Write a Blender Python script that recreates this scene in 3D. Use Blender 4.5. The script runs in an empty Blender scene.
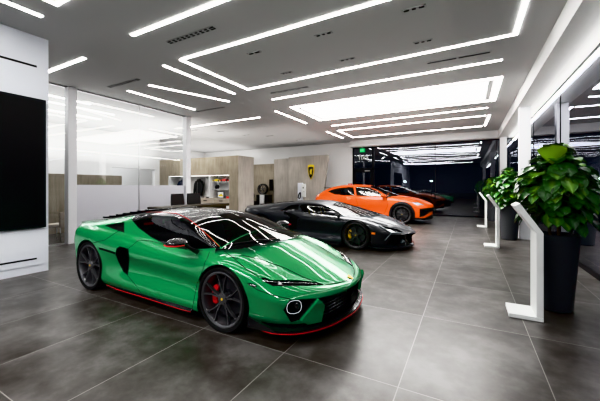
import bpy, bmesh, math, random
from mathutils import Vector, Matrix
from mathutils.geometry import tessellate_polygon
random.seed(7)
SC = bpy.context.scene
COL = SC.collection
PI = math.pi

# ---------------------------------------------------------------- helpers
def link(o, parent=None):
    COL.objects.link(o)
    if parent is not None:
        o.parent = parent
    return o

def tag(o, label=None, cat=None, group=None, kind=None):
    if label: o['label'] = label
    if cat: o['category'] = cat
    if group: o['group'] = group
    if kind: o['kind'] = kind
    return o

def empty(name, loc=(0, 0, 0), rz=0, label=None, cat=None, group=None):
    o = bpy.data.objects.new(name, None)
    o.empty_display_size = 0.1
    o.location = loc
    o.rotation_euler = (0, 0, rz)
    link(o)
    return tag(o, label, cat, group)

def obj(name, bm, mat, parent=None, smooth=False, angle=None, weld=True):
    if weld:
        bmesh.ops.remove_doubles(bm, verts=bm.verts[:], dist=1e-5)
    me = bpy.data.meshes.new(name)
    bm.to_mesh(me)
    bm.free()
    for m in (mat if isinstance(mat, (list, tuple)) else [mat]):
        me.materials.append(m)
    if smooth or angle is not None:
        for p in me.polygons:
            p.use_smooth = True
        if angle is not None:
            me.set_sharp_from_angle(angle=math.radians(angle))
    o = bpy.data.objects.new(name, me)
    return link(o, parent)

def struct(name, bm, mat, **k):
    o = obj(name, bm, mat, **k)
    o['kind'] = 'structure'
    return o

def box(bm, x0, x1, y0, y1, z0, z1, mi=0, bev=0):
    v = [bm.verts.new((x, y, z)) for z in (z0, z1) for y in (y0, y1) for x in (x0, x1)]
    fs = [(0, 2, 3, 1), (4, 5, 7, 6), (0, 1, 5, 4), (1, 3, 7, 5), (3, 2, 6, 7), (2, 0, 4, 6)]
    out = []
    for f in fs:
        g = bm.faces.new([v[i] for i in f]); g.material_index = mi; out.append(g)
    if bev:
        es = list({e for f in out for e in f.edges})
        r = bmesh.ops.bevel(bm, geom=es, offset=bev, segments=2, affect='EDGES', profile=0.5)
        for f in r['faces']: f.material_index = mi
    return v

def newbox(*a, **k):
    bm = bmesh.new(); box(bm, *a, **k); return bm

def quad(bm, pts, mi=0):
    f = bm.faces.new([bm.verts.new(p) for p in pts]); f.material_index = mi; return f

def lathe(bm, prof, seg=32, axis='z', cen=(0, 0, 0), mi=0, close=False):
    """prof: list of (r, h). axis z or y."""
    rings = []
    for r, h in prof:
        ring = []
        for i in range(seg):
            a = 2 * PI * i / seg
            if axis == 'z': p = (cen[0] + r * math.cos(a), cen[1] + r * math.sin(a), cen[2] + h)
            else: p = (cen[0] + r * math.cos(a), cen[1] + h, cen[2] + r * math.sin(a))
            ring.append(bm.verts.new(p))
        rings.append(ring)
    n = len(rings)
    for k in range(n if close else n - 1):
        a, b = rings[k], rings[(k + 1) % n]
        for i in range(seg):
            j = (i + 1) % seg
            try:
                f = bm.faces.new((a[i], a[j], b[j], b[i])); f.material_index = mi
            except ValueError: pass
    return rings

def disc(bm, r, h, seg=32, axis='z', cen=(0, 0, 0), mi=0):
    vs = []
    for i in range(seg):
        a = 2 * PI * i / seg
        if axis == 'z': p = (cen[0] + r * math.cos(a), cen[1] + r * math.sin(a), cen[2] + h)
        else: p = (cen[0] + r * math.cos(a), cen[1] + h, cen[2] + r * math.sin(a))
        vs.append(bm.verts.new(p))
    f = bm.faces.new(vs); f.material_index = mi

def tube(bm, pts, r, seg=8, mi=0, closed=False, caps=True):
    pts = [Vector(p) for p in pts]
    n = len(pts)
    rr = r if isinstance(r, (list, tuple)) else [r] * n
    rings = []
    up0 = None
    for i in range(n):
        if closed: t = (pts[(i + 1) % n] - pts[i - 1])
        else: t = pts[min(i + 1, n - 1)] - pts[max(i - 1, 0)]
        if t.length < 1e-9: t = Vector((0, 0, 1))
        t.normalize()
        if up0 is None:
            up0 = Vector((0, 0, 1)) if abs(t.z) < .9 else Vector((1, 0, 0))
        s = t.cross(up0)
        if s.length < 1e-6: s = t.orthogonal()
        s.normalize(); u = s.cross(t).normalized(); up0 = u
        rings.append([bm.verts.new(pts[i] + (s * math.cos(2 * PI * k / seg) + u * math.sin(2 * PI * k / seg)) * rr[i]) for k in range(seg)])
    for i in range(n if closed else n - 1):
        a, b = rings[i], rings[(i + 1) % n]
        for k in range(seg):
            j = (k + 1) % seg
            f = bm.faces.new((a[k], a[j], b[j], b[k])); f.material_index = mi
    if caps and not closed:
        f = bm.faces.new(rings[0][::-1]); f.material_index = mi
        f = bm.faces.new(rings[-1]); f.material_index = mi
    return rings

def prism(bm, poly, fn0, fn1, mi=0):
    """polygon (2D list) extruded: fn0/fn1 turn a 2D point into 3D for both ends."""
    a = [bm.verts.new(fn0(*p)) for p in poly]; b = [bm.verts.new(fn1(*p)) for p in poly]
    n = len(poly)
    for fc in (a[::-1], b):
        f = bm.faces.new(fc); f.material_index = mi
    for i in range(n):
        j = (i + 1) % n
        f = bm.faces.new((a[i], a[j], b[j], b[i])); f.material_index = mi
    bmesh.ops.recalc_face_normals(bm, faces=bm.faces[:])

# ---------------------------------------------------------------- materials
def M(name, color=(.5, .5, .5), rough=.5, metal=0., coat=0., spec=.5, emit=None, estr=0., trans=0., ior=1.5, coat_rough=.03, sheen=0.):
    m = bpy.data.materials.new(name); m.use_nodes = True
    b = m.node_tree.nodes['Principled BSDF']
    I = b.inputs
    I['Base Color'].default_value = (*color, 1); I['Roughness'].default_value = rough; I['Metallic'].default_value = metal
    I['Coat Weight'].default_value = coat; I['Coat IOR'].default_value = 1.65; I['Coat Roughness'].default_value = coat_rough
    I['Specular IOR Level'].default_value = spec; I['IOR'].default_value = ior
    I['Transmission Weight'].default_value = trans
    I['Sheen Weight'].default_value = sheen
    if emit:
        I['Emission Color'].default_value = (*emit, 1); I['Emission Strength'].default_value = estr
    return m

def nodes(m):
    t = m.node_tree
    return t, t.nodes, t.links, t.nodes['Principled BSDF']

def N(t, kind, **kw):
    n = t.nodes.new(kind)
    for k, v in kw.items():
        if k in n.inputs: n.inputs[k].default_value = v
        else: setattr(n, k, v)
    return n

def noise_mix(m, c0, c1, scale=(1, 1, 1), nscale=5., detail=6., lo=.35, hi=.65, bump=0., rough=None):
    """two-colour noise on object coordinates; scale stretches it."""
    t, ns, l, b = nodes(m)
    tc = N(t, 'ShaderNodeTexCoord'); mp = N(t, 'ShaderNodeMapping'); mp.inputs['Scale'].default_value = scale
    l.new(tc.outputs['Object'], mp.inputs['Vector'])
    nz = N(t, 'ShaderNodeTexNoise', Scale=nscale, Detail=detail)
    l.new(mp.outputs[0], nz.inputs['Vector'])
    cr = N(t, 'ShaderNodeValToRGB')
    cr.color_ramp.elements[0].position = lo; cr.color_ramp.elements[1].position = hi
    cr.color_ramp.elements[0].color = (*c0, 1); cr.color_ramp.elements[1].color = (*c1, 1)
    l.new(nz.outputs['Fac'], cr.inputs[0]); l.new(cr.outputs[0], b.inputs['Base Color'])
    if bump:
        bp = N(t, 'ShaderNodeBump', Strength=bump, Distance=.01)
        l.new(nz.outputs['Fac'], bp.inputs['Height']); l.new(bp.outputs[0], b.inputs['Normal'])
    if rough:
        mr = N(t, 'ShaderNodeMapRange'); mr.inputs[3].default_value, mr.inputs[4].default_value = rough
        l.new(nz.outputs['Fac'], mr.inputs[0]); l.new(mr.outputs[0], b.inputs['Roughness'])
    return m

def glass_mat(name, tint=(.9, .93, .95), refl=.1, refl_col=(1, 1, 1), wave=0., rough=0., fres=1.):
    """thin pane: clear transmission plus a mirror reflection that grows towards grazing."""
    m = bpy.data.materials.new(name); m.use_nodes = True
    t = m.node_tree; l = t.links
    t.nodes.remove(t.nodes['Principled BSDF'])
    out = t.nodes['Material Output']
    tr = N(t, 'ShaderNodeBsdfTransparent', Color=(*tint, 1)); gl = N(t, 'ShaderNodeBsdfGlossy', Color=(*refl_col, 1), Roughness=rough)
    lw = N(t, 'ShaderNodeLayerWeight', Blend=.5)
    pw = N(t, 'ShaderNodeMath', operation='POWER'); pw.inputs[1].default_value = 3.5
    l.new(lw.outputs['Facing'], pw.inputs[0])
    ma = N(t, 'ShaderNodeMath', operation='MULTIPLY_ADD', use_clamp=True)
    ma.inputs[1].default_value = (1 - refl) * fres; ma.inputs[2].default_value = refl
    l.new(pw.outputs[0], ma.inputs[0])
    mx = N(t, 'ShaderNodeMixShader')
    l.new(ma.outputs[0], mx.inputs[0]); l.new(tr.outputs[0], mx.inputs[1]); l.new(gl.outputs[0], mx.inputs[2])
    l.new(mx.outputs[0], out.inputs[0])
    if wave:
        tc = N(t, 'ShaderNodeTexCoord'); mp = N(t, 'ShaderNodeMapping'); mp.inputs['Scale'].default_value = (.45, .45, 1.6)
        nz = N(t, 'ShaderNodeTexNoise', Scale=1.0, Detail=1.)
        bp = N(t, 'ShaderNodeBump', Strength=1.0, Distance=wave)
        l.new(tc.outputs['Object'], mp.inputs[0]); l.new(mp.outputs[0], nz.inputs['Vector'])
        l.new(nz.outputs['Fac'], bp.inputs['Height'])
        l.new(bp.outputs[0], gl.inputs['Normal'])
    return m

def emis(name, col, s):
    m = bpy.data.materials.new(name); m.use_nodes = True
    t = m.node_tree; t.nodes.remove(t.nodes['Principled BSDF'])
    e = N(t, 'ShaderNodeEmission', Color=(*col, 1), Strength=s)
    t.links.new(e.outputs[0], t.nodes['Material Output'].inputs[0])
    return m

# floor: 1.0 x 1.45 m dark porcelain slabs, mottled, pale grout
def floor_mat():
    m = M('floor_slabs', rough=.3, spec=.42)
    t, ns, l, b = nodes(m)
    tc = N(t, 'ShaderNodeTexCoord'); sx = N(t, 'ShaderNodeSeparateXYZ'); l.new(tc.outputs['Object'], sx.inputs[0])
    def grid(out, off, per):
        a = N(t, 'ShaderNodeMath', operation='SUBTRACT'); a.inputs[1].default_value = off; l.new(out, a.inputs[0])
        d = N(t, 'ShaderNodeMath', operation='DIVIDE'); d.inputs[1].default_value = per; l.new(a.outputs[0], d.inputs[0])
        fl = N(t, 'ShaderNodeMath', operation='FLOOR'); l.new(d.outputs[0], fl.inputs[0])
        fr = N(t, 'ShaderNodeMath', operation='FRACT'); l.new(d.outputs[0], fr.inputs[0])
        pp = N(t, 'ShaderNodeMath', operation='PINGPONG'); pp.inputs[1].default_value = .5; l.new(d.outputs[0], pp.inputs[0])
        mm = N(t, 'ShaderNodeMath', operation='LESS_THAN'); mm.inputs[1].default_value = .0032 / per; l.new(pp.outputs[0], mm.inputs[0])
        return fl.outputs[0], mm.outputs[0]
    fx, gx = grid(sx.outputs[0], -.46, 1.0); fy, gy = grid(sx.outputs[1], 2.37, 1.45)
    g = N(t, 'ShaderNodeMath', operation='MAXIMUM'); l.new(gx, g.inputs[0]); l.new(gy, g.inputs[1])
    cid = N(t, 'ShaderNodeCombineXYZ'); l.new(fx, cid.inputs[0]); l.new(fy, cid.inputs[1])
    wn = N(t, 'ShaderNodeTexWhiteNoise'); l.new(cid.outputs[0], wn.inputs['Vector'])
    # shift noise per slab
    off = N(t, 'ShaderNodeVectorMath', operation='MULTIPLY_ADD'); off.inputs[1].default_value = (17, 17, 17)
    l.new(wn.outputs['Color'], off.inputs[0]); l.new(tc.outputs['Object'], off.inputs[2])
    n1 = N(t, 'ShaderNodeTexNoise', Scale=1.5, Detail=4., Roughness=.55); l.new(off.outputs[0], n1.inputs['Vector'])
    n2 = N(t, 'ShaderNodeTexNoise', Scale=5., Detail=7., Roughness=.62); l.new(off.outputs[0], n2.inputs['Vector'])
    ad = N(t, 'ShaderNodeMath', operation='MULTIPLY_ADD'); ad.inputs[1].default_value = .8
    l.new(n2.outputs['Fac'], ad.inputs[0]); l.new(n1.outputs['Fac'], ad.inputs[2])
    cr = N(t, 'ShaderNodeValToRGB'); e = cr.color_ramp.elements
    e[0].position = .34; e[0].color = (.047, .041, .036, 1); e[1].position = .57; e[1].color = (.145, .138, .131, 1)
    x = cr.color_ramp.elements.new(.45); x.color = (.084, .077, .071, 1)
    hf = N(t, 'ShaderNodeMath', operation='MULTIPLY'); hf.inputs[1].default_value = .5
    l.new(ad.outputs[0], hf.inputs[0]); l.new(hf.outputs[0], cr.inputs[0])
    mx = N(t, 'ShaderNodeMix', data_type='RGBA'); mx.inputs[7].default_value = (.30, .29, .27, 1)
    l.new(g.outputs[0], mx.inputs[0]); l.new(cr.outputs[0], mx.inputs[6]); l.new(mx.outputs[2], b.inputs['Base Color'])
    b.inputs['Roughness'].default_value = .33
    return m

def board_mat(name, c0, c1, ax='x', board=.16):
    """board-marked grey-beige panelling with vertical grain."""
    m = M(name, rough=.75)
    t, ns, l, b = nodes(m)
    tc = N(t, 'ShaderNodeTexCoord'); mp = N(t, 'ShaderNodeMapping'); mp.inputs['Scale'].default_value = (9, 9, .8)
    l.new(tc.outputs['Object'], mp.inputs[0])
    n1 = N(t, 'ShaderNodeTexNoise', Scale=1.6, Detail=7., Roughness=.65); l.new(mp.outputs[0], n1.inputs['Vector'])
    n2 = N(t, 'ShaderNodeTexNoise', Scale=1.1, Detail=4.); l.new(tc.outputs['Object'], n2.inputs['Vector'])
    ad = N(t, 'ShaderNodeMath', operation='ADD'); l.new(n1.outputs['Fac'], ad.inputs[0]); l.new(n2.outputs['Fac'], ad.inputs[1])
    cr = N(t, 'ShaderNodeValToRGB'); e = cr.color_ramp.elements
    e[0].position = .75; e[0].color = (*c0, 1); e[1].position = 1.25; e[1].color = (*c1, 1)
    hf = N(t, 'ShaderNodeMath', operation='MULTIPLY'); hf.inputs[1].default_value = 1.
    l.new(ad.outputs[0], hf.inputs[0]); l.new(hf.outputs[0], cr.inputs[0]); l.new(cr.outputs[0], b.inputs['Base Color'])
    e[0].position = .37; e[1].position = .63; hf.inputs[1].default_value = .5
    bp = N(t, 'ShaderNodeBump', Strength=.25, Distance=.004); l.new(n1.outputs['Fac'], bp.inputs['Height']); l.new(bp.outputs[0], b.inputs['Normal'])
    return m

MAT = dict(
    floor=floor_mat(),
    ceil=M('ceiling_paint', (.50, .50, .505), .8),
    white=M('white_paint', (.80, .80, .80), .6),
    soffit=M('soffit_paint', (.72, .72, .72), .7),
    panel=M('white_lacquer_panel', (.76, .78, .84), .35),
    grey=M('dark_grey_paint', (.10, .10, .105), .6),
    post=M('white_post', (.80, .80, .82), .4),
    white_metal=M('white_powder_coat', (.82, .83, .82), .35),
    led=emis('led_diffuser', (1, .985, .96), 28),
    led_panel=emis('luminous_ceiling_fabric', (1, .99, .98), 26),
    niche_led=emis('niche_led', (1, .97, .93), 9),
    black=M('black_satin', (.012, .012, .013), .4),
    blackgloss=M('black_gloss', (.006, .006, .007), .06),
    screen=M('screen_glass', (.011, .011, .012), .35, spec=.25),
    slot=M('dark_slot', (.006, .006, .006), .7),
    alum=M('dark_aluminium', (.02, .021, .023), .4, .6),
    steel=M('brushed_steel', (.55, .55, .56), .3, 1.),
    leather=M('black_leather', (.016, .016, .017), .38),
    oak=noise_mix(M('olive_oak', rough=.5), (.018, .012, .003), (.045, .032, .010), (1.2, 12, 12), 2., 6.),
    beige=M('beige_fabric', (.45, .40, .34), .8),
    board=board_mat('board_marked_beige', (.27, .235, .18), (.42, .375, .305)),
    board_light=board_mat('board_marked_grey', (.38, .35, .315), (.53, .495, .455)),
    asphalt=noise_mix(M('asphalt', rough=.85), (.02, .02, .022), (.04, .04, .042), nscale=40),
    glass_out=glass_mat('curtain_wall_glass', (.55, .6, .62), .19, (.86, .88, .95), wave=.003),
    glass_in=glass_mat('partition_glass', (.93, .95, .96), .12, (1, 1, 1)),
    planter=M('anthracite_planter', (.075, .078, .084), .42),
    soil=noise_mix(M('soil', rough=.95), (.01, .007, .004), (.03, .02, .012), nscale=30),
    bark=noise_mix(M('bark', rough=.9), (.07, .05, .03), (.13, .10, .07), nscale=20),
)
def frost_mat():
    m = M('frosted_film', (.50, .50, .54), .4)
    t, ns, l, b = nodes(m)
    tr = N(t, 'ShaderNodeBsdfTranslucent', Color=(.75, .75, .8, 1)); mx = N(t, 'ShaderNodeMixShader'); mx.inputs[0].default_value = .35
    l.new(b.outputs[0], mx.inputs[1]); l.new(tr.outputs[0], mx.inputs[2]); l.new(mx.outputs[0], ns['Material Output'].inputs[0])
    return m
MAT['frost'] = frost_mat()

# ---------------------------------------------------------------- room shell
ZC = 4.15      # ceiling
ZS = 3.80      # dropped soffit along the glass
XG, YG = 1.85, 17.4
bm = bmesh.new(); quad(bm, [(-18, -7, 0), (XG, -7, 0), (XG, YG, 0), (-18, YG, 0)])
struct('floor', bm, MAT['floor'])
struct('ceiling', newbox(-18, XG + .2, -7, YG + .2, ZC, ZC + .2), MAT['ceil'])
struct('wall_back', newbox(-18, XG, -7.2, -7, 0, ZC), MAT['grey'])
struct('wall_office', newbox(-18.2, -18, -7, YG, 0, ZC), MAT['white'])
struct('wall_far', newbox(-18, -5.97, YG, YG + .2, 0, ZC), MAT['white'])
# dropped soffit along the right glass and header over the far glass
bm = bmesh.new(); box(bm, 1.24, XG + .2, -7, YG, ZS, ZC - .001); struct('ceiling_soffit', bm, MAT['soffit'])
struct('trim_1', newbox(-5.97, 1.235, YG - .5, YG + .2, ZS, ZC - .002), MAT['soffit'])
tag(bpy.data.objects['trim_1'], 'white header beam over the far glass front')

def window_panes(name, along, a0, a1, fixed, cuts, z0, z1, mat, fm, fw=.05, depth=.08):
    """a glazed front: one pane object, one frame object; along 'x' or 'y'."""
    def bx(bm, s0, s1, d0, d1, za, zb):
        if along == 'x': box(bm, s0, s1, fixed + d0, fixed + d1, za, zb)
        else: box(bm, fixed + d0, fixed + d1, s0, s1, za, zb)
    bm = bmesh.new()
    bx(bm, a0, a1, -depth / 2, depth / 2, 0, z0); bx(bm, a0, a1, -depth / 2, depth / 2, z1 - .05, z1)
    for c in cuts: bx(bm, c - fw / 2, c + fw / 2, -depth / 2, depth / 2, 0, z1)
    fr = struct(name, bm, fm)
    bm = bmesh.new()
    if along == 'x': quad(bm, [(a0, fixed, z0), (a1, fixed, z0), (a1, fixed, z1), (a0, fixed, z1)])
    else: quad(bm, [(fixed, a0, z0), (fixed, a1, z0), (fixed, a1, z1), (fixed, a0, z1)])
    g = obj('window_pane', bm, mat, fr)
    return fr

window_panes('window_1', 'x', -4.72, XG, YG, [-1.5, 1.2], .07, ZS, MAT['glass_out'], MAT['alum'], .025)
window_panes('window_2', 'y', -7, YG, XG, [-4, -.75, 2.5, 5.75, 9, 12.25, 15.5], .09, ZS, MAT['glass_out'], MAT['alum'], .008, .02)
# exit door with transom
dr = empty('door_1', (-5.34, YG, 0)); dr['kind'] = 'structure'
bm = bmesh.new()
for x0, x1, z0, z1 in [(-.62, -.53, 0, ZS), (.53, .64, 0, ZS), (-.62, .64, ZS - .08, ZS), (-.62, .64, 2.46, 2.60), (-.53, -.43, .0, 2.5), (.43, .53, 0, 2.5), (-.53, .53, 0, .25), (-.53, .53, 2.34, 2.46)]:
    box(bm, x0, x1, -.06, .06, z0, z1)
obj('door_frame', bm, MAT['alum'], dr)
bm = bmesh.new(); quad(bm, [(-.5, 0, .2), (.5, 0, .2), (.5, 0, 2.4), (-.5, 0, 2.4)]); quad(bm, [(-.53, 0, 2.6), (.53, 0, 2.6), (.53, 0, ZS - .08), (-.53, 0, ZS - .08)])
obj('door_glass', bm, MAT['glass_out'], dr)
bm = bmesh.new(); tube(bm, [(.34, -.06, .95), (.34, -.10, .95), (.34, -.10, 1.35), (.34, -.06, 1.35)], .014); obj('door_handle', bm, MAT['steel'], dr)
bm = bmesh.new(); box(bm, .12, .42, -.10, -.06, 2.40, 2.45); obj('door_closer', bm, MAT['steel'], dr)

# media wall block on the left
XT, YT = -6.64, 2.68
bm = bmesh.new()
box(bm, XT - .35, XT, -7, YT, 0, ZC - .002)
wl = struct('wall_left', bm, MAT['panel'])
bm = bmesh.new(); box(bm, XT, XT + .012, -7, 2.605, .14, 3.75); obj('panel_face', bm, MAT['panel'], wl)
bm = bmesh.new(); box(bm, XT + .011, XT + .014, -7, 2.505, .235, .262); box(bm, XT + .011, XT + .014, -7, 2.505, 3.59, 3.625); obj('panel_slot', bm, MAT['slot'], wl)

# glazed office partition
XP = -9.3
for i, y in enumerate((4.25, 8.1)):
    struct('trim_%d' % (i + 2), newbox(XP - .1, XP + .1, y - .1, y + .1, 0, ZC - .002), MAT['post'])
bm = bmesh.new(); box(bm, XP - .02, XP + .02, -7, 8.0, 0, .03); box(bm, XP - .02, XP + .02, -7, 8.0, ZC - .04, ZC - .002)
for y in (6.19, 2.2, .2): box(bm, XP - .008, XP + .008, y - .012, y + .012, 0, ZC - .04)
pf = struct('window_3', bm, MAT['steel'])
bm = bmesh.new(); quad(bm, [(XP, -7, 1.56), (XP, 8, 1.56), (XP, 8, ZC - .04), (XP, -7, ZC - .04)]); obj('window_pane', bm, MAT['glass_in'], pf)
bm = bmesh.new(); quad(bm, [(XP, 4.3, .03), (XP, 8, .03), (XP, 8, 1.56), (XP, 4.3, 1.56)]); obj('frosted_pane', bm, MAT['frost'], pf)
bm = bmesh.new(); quad(bm, [(XP, -7, .03), (XP, 4.2, .03), (XP, 4.2, 1.56), (XP, -7, 1.56)]); obj('window_pane', bm, MAT['glass_in'], pf)

# office: low board wall, white room wall with an opening
struct('wall_low', newbox(-11.95, -11.65, .5, 7.05, 0, 1.93), MAT['board'])
bm = bmesh.new()
box(bm, -15.2, -15.0, -7, 8.6, 0, ZC - .002); box(bm, -15.2, -15.0, 10.9, 11.2, 0, ZC - .002); box(bm, -15.2, -15.0, 8.6, 10.9, 2.45, ZC - .002)
struct('wall_room', bm, MAT['white'])
# merchandise block with niche
BY0, BY1, BX0, BX1, BZ = 11.2, 12.36, -15.0, -9.4, 2.98
NX0, NX1, NZ0, NZ1 = -14.3, -9.98, .40, 2.09
bm = bmesh.new()
box(bm, BX0, NX0, BY0, BY1, 0, BZ); box(bm, NX1, BX1 - .02, BY0, BY1, 0, BZ); box(bm, NX0, NX1, BY0, BY1, NZ1, BZ); box(bm, NX0, NX1, BY0, BY1, 0, NZ0); 
wd = struct('wall_display', bm, MAT['board'])
bm = bmesh.new(); box(bm, BX1 - .02, BX1, BY0, BY1, 0, BZ); obj('end_panel', bm, MAT['board_light'], wd)
bm = bmesh.new(); box(bm, NX0, NX1, BY1 - .45, BY1 - .4, NZ0, NZ1); box(bm, NX0, NX0 + .02, BY0 + .02, BY1 - .4, NZ0, NZ1); box(bm, NX1 - .02, NX1, BY0 + .02, BY1 - .4, NZ0, NZ1); box(bm, NX0, NX1, BY0 + .02, BY1 - .4, NZ1 - .02, NZ1)
obj('niche_lining', bm, MAT['white'], wd)
bm = bmesh.new(); box(bm, NX0 + .05, NX1 - .05, BY0 + .05, BY0 + .07, NZ1 - .030, NZ1 - .021); obj('niche_light', bm, MAT['niche_led'], wd)
# wheel bay wall
struct('wall_bay', newbox(-14.2, -11.32, 17.15, 17.3, 0, 3.05), MAT['board'])

# columns along the glass
for i, y in enumerate((4.45 - 6.45, 10.9, 17.0)):
    struct('trim_%d' % (i + 5), newbox(1.30, 1.56, y - .13, y + .13, 0, ZS - .001), MAT['post'])

# outside
bm = bmesh.new(); quad(bm, [(-60, -40, -.06), (60, -40, -.06), (60, 90, -.06), (-60, 90, -.06)])
struct('street', bm, MAT['asphalt'])

# ---------------------------------------------------------------- ceiling lights
def strip(bm, pts, w=.064, z=ZC):
    """mitred ribbon of light along an axis-aligned polyline on the ceiling."""
    n = len(pts); P = [Vector((p[0], p[1])) for p in pts]; lo, hi = [], []
    for i in range(n):
        d0 = (P[i] - P[i - 1]).normalized() if i else None
        d1 = (P[i + 1] - P[i]).normalized() if i < n - 1 else None
        if d0 is None: d0 = d1
        if d1 is None: d1 = d0
        n0 = Vector((-d0.y, d0.x)); n1 = Vector((-d1.y, d1.x)); nn = (n0 + n1).normalized(); k = 1 / max(.3, nn.dot(n0))
        lo.append(P[i] - nn * k * w / 2); hi.append(P[i] + nn * k * w / 2)
    for i in range(n - 1):
        ring = [lo[i], lo[i + 1], hi[i + 1], hi[i]]
        a = [bm.verts.new((p.x, p.y, z - .012)) for p in ring]; b = [bm.verts.new((p.x, p.y, z + .002)) for p in ring]
        bm.faces.new(a[::-1])
        for k in range(4): bm.faces.new((a[k], a[(k + 1) % 4], b[(k + 1) % 4], b[k]))
    return bm
def light(pts, label, w=.064):
    o = obj('ceiling_light', strip(bmesh.new(), pts, w), MAT['led'])
    tag(o, label, 'ceiling light', 'recessed linear ceiling lights')
light([(-5.80, -.5), (-5.80, 2.26)], 'short white light line above the black wall screen')
light([(-5.23, -.5), (-5.23, 2.2), (.4, 2.2)], 'bent white light line at the very top edge of the view')
light([(-9.2, 3.4), (-6.9, 3.4)], 'white light line running out from behind the media wall')
light([(-5.14, 3.29), (1.0, 3.29)], 'thick white light line above the large dark slot vent')
light([(-5.24, 4.40), (-5.24, 6.62), (.72, 6.45), (.72, 4.40), (-5.24 + .0, 4.40)][0:4] , 'large bent light line framing three sides of the ceiling')
light([(-5.24 + .05, 4.40), (.66, 4.37)], 'long light line joining the first corner of the big light frame')
light([(-5.815, 4.44), (-5.815, 6.75)], 'light line parallel to the short side of the big light frame')
light([(-7.27, 5.11), (-6.49, 7.28)], 'slightly skewed light line between two straight ones')
light([(-8.2, 5.13), (-8.2, 7.48)], 'light line closest to the glass office partition')
light([(-10.9, 9.55), (-6.94, 9.5)], 'light line reaching over the office past the far partition post')
light([(-5.19, 7.75), (.62, 7.62)], 'long light line just before the glowing ceiling panel')
light([(-5.885, 8.98), (-5.885, 11.30)], 'short light line beside the end of the glowing panel')
light([(-5.17, 12.3), (.58, 11.98)], 'first long light line beyond the glowing ceiling panel')
light([(.585, 13.27), (-5.34, 13.5), (-5.36, 15.7), (.535, 15.5)], 'three sided bent light line above the orange car')
light([(.69, 13.2), (.64, 15.45)], 'short light line by the soffit closing the far bent line')
light([(-5.92, 13.5), (-5.93, 15.64)], 'short light line beside the far bent light line')
# lines over the office
for k, (x, y0, y1) in enumerate([(-10.6, 3.0, 5.4), (-11.4, 3.4, 6.6), (-12.6, 3.0, 6.8)]):
    light([(x, y0), (x, y1)], ['office light line next to the partition glass', 'middle light line of the office ceiling', 'office light line deepest behind the glass'][k])
o = obj('window_light', newbox(1.815, 1.838, -6.9, YG - .3, 3.655, 3.685), MAT['led']); tag(o, 'thin straight light line along the top of the side glass', 'light')
# glowing panel
pn = empty('luminous_ceiling_panel', (-2.22, 9.9, ZC), label='large glowing white ceiling panel with a bright outer frame above the cars', cat='ceiling light')
bm = bmesh.new(); bm2 = bmesh.new()
for x0, x1, y0, y1 in [(-2.96, 2.95, -1.13, -1.0), (-2.96, 2.95, 1.07, 1.20), (-2.96, -2.83, -1.0, 1.07), (2.80, 2.95, -1.0, 1.07)]: box(bm, x0, x1, y0, y1, -.012, .002)
obj('light_frame', bm, MAT['led'], pn)
box(bm2, -2.68, 2.66, -.87, .87, -.012, .002); obj('diffuser', bm2, MAT['led_panel'], pn)
# vents: a dark tray with slats
def vent(x0, x1, y, w, label, n=1, group='ceiling vents'):
    t = empty('ceiling_vent', ((x0 + x1) / 2, y, ZC), label=label, cat='vent', group=group)
    h = (x1 - x0) / 2
    bm = bmesh.new(); box(bm, -h, h, -w / 2, w / 2, -.006, .001); obj('vent_slot', bm, MAT['slot'], t)
    if n > 1:
        bm = bmesh.new()
        if n < 6:
            for a in (-h - .012, h + .012): box(bm, a - .012, a + .012, -w / 2 - .012, w / 2 + .012, -.010, .001)
            for a in (-w / 2 - .006, w / 2 + .006): box(bm, -h - .024, h + .024, a - .006, a + .006, -.010, .001)
        for i in range(1, n):
            x = -h + 2 * h * i / n; box(bm, x - .02, x + .02, -w / 2, w / 2, -.010, -.006)
        for yy in ((-w / 2, 0, w / 2) if n >= 6 else ()): box(bm, -h, h, yy - .006, yy + .006, -.010, -.006)
        obj('vent_grille', bm, MAT['ceil'], t)
vent(-4.82, -3.70, 3.785, .10, 'long dark slot vent behind the thick light line', 10)
vent(-8.36, -7.10, 4.71, .10, 'slot vent between the media wall and the office glass', 10)
vent(-8.36, -7.10, 7.72, .09, 'slot vent next to the far partition post', 8)
vent(-3.83, -3.57, 4.88, .055, 'small vent inside the big light frame, closest to its corner', 2)
vent(-2.33, -2.06, 4.86, .055, 'small vent inside the big light frame along its long line', 3)
vent(-2.34, -2.06, 6.06, .055, 'small vent in the middle of the big light frame', 3)
vent(-3.80, -3.58, 6.10, .055, 'small vent near the inner short line of the big light frame', 3)
vent(-.85, -.56, 4.81, .055, 'small vent near the top edge over the orange car side', 3)
vent(-.86, -.58, 5.98, .055, 'small vent near the long slot by the soffit', 3)
vent(-4.89, -3.72, 7.22, .07, 'long thin slot before the glowing panel, end over the green car', 6)
vent(-.76, .38, 7.07, .07, 'long thin slot before the glowing panel, end by the soffit', 2)
vent(-.83, .34, 11.46, .06, 'long thin slot between the glowing panel and next light line', 6)
for k, (x, y) in enumerate([(-9.0, 13.2), (-10.3, 11.0), (-11.2, 10.2), (-10.2, 9.4), (-9.9, 12.4), (-8.4, 15.2)]):
    vent(x - .2, x + .2, y, .07, ['small vent over the display block end', 'small vent above the jacket niche', 'small vent over the office desk', 'small vent just past the light over the office', 'small vent behind the display block edge', 'small vent over the curved screens'][k], 2)
# ---------------------------------------------------------------- car building kit
import bisect
from mathutils.bvhtree import BVHTree
CAM = Vector((0, 0, 1.5)); FPX = 307.; HX, HY = 300., 187.
_a = math.atan2(168, 307); _c, _s = math.cos(_a), math.sin(_a)
def view_ray(px, py):
    r = (px - HX) / FPX; u = (HY - py) / FPX
    return Vector((r * _c - _s, r * _s + _c, u))

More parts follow.
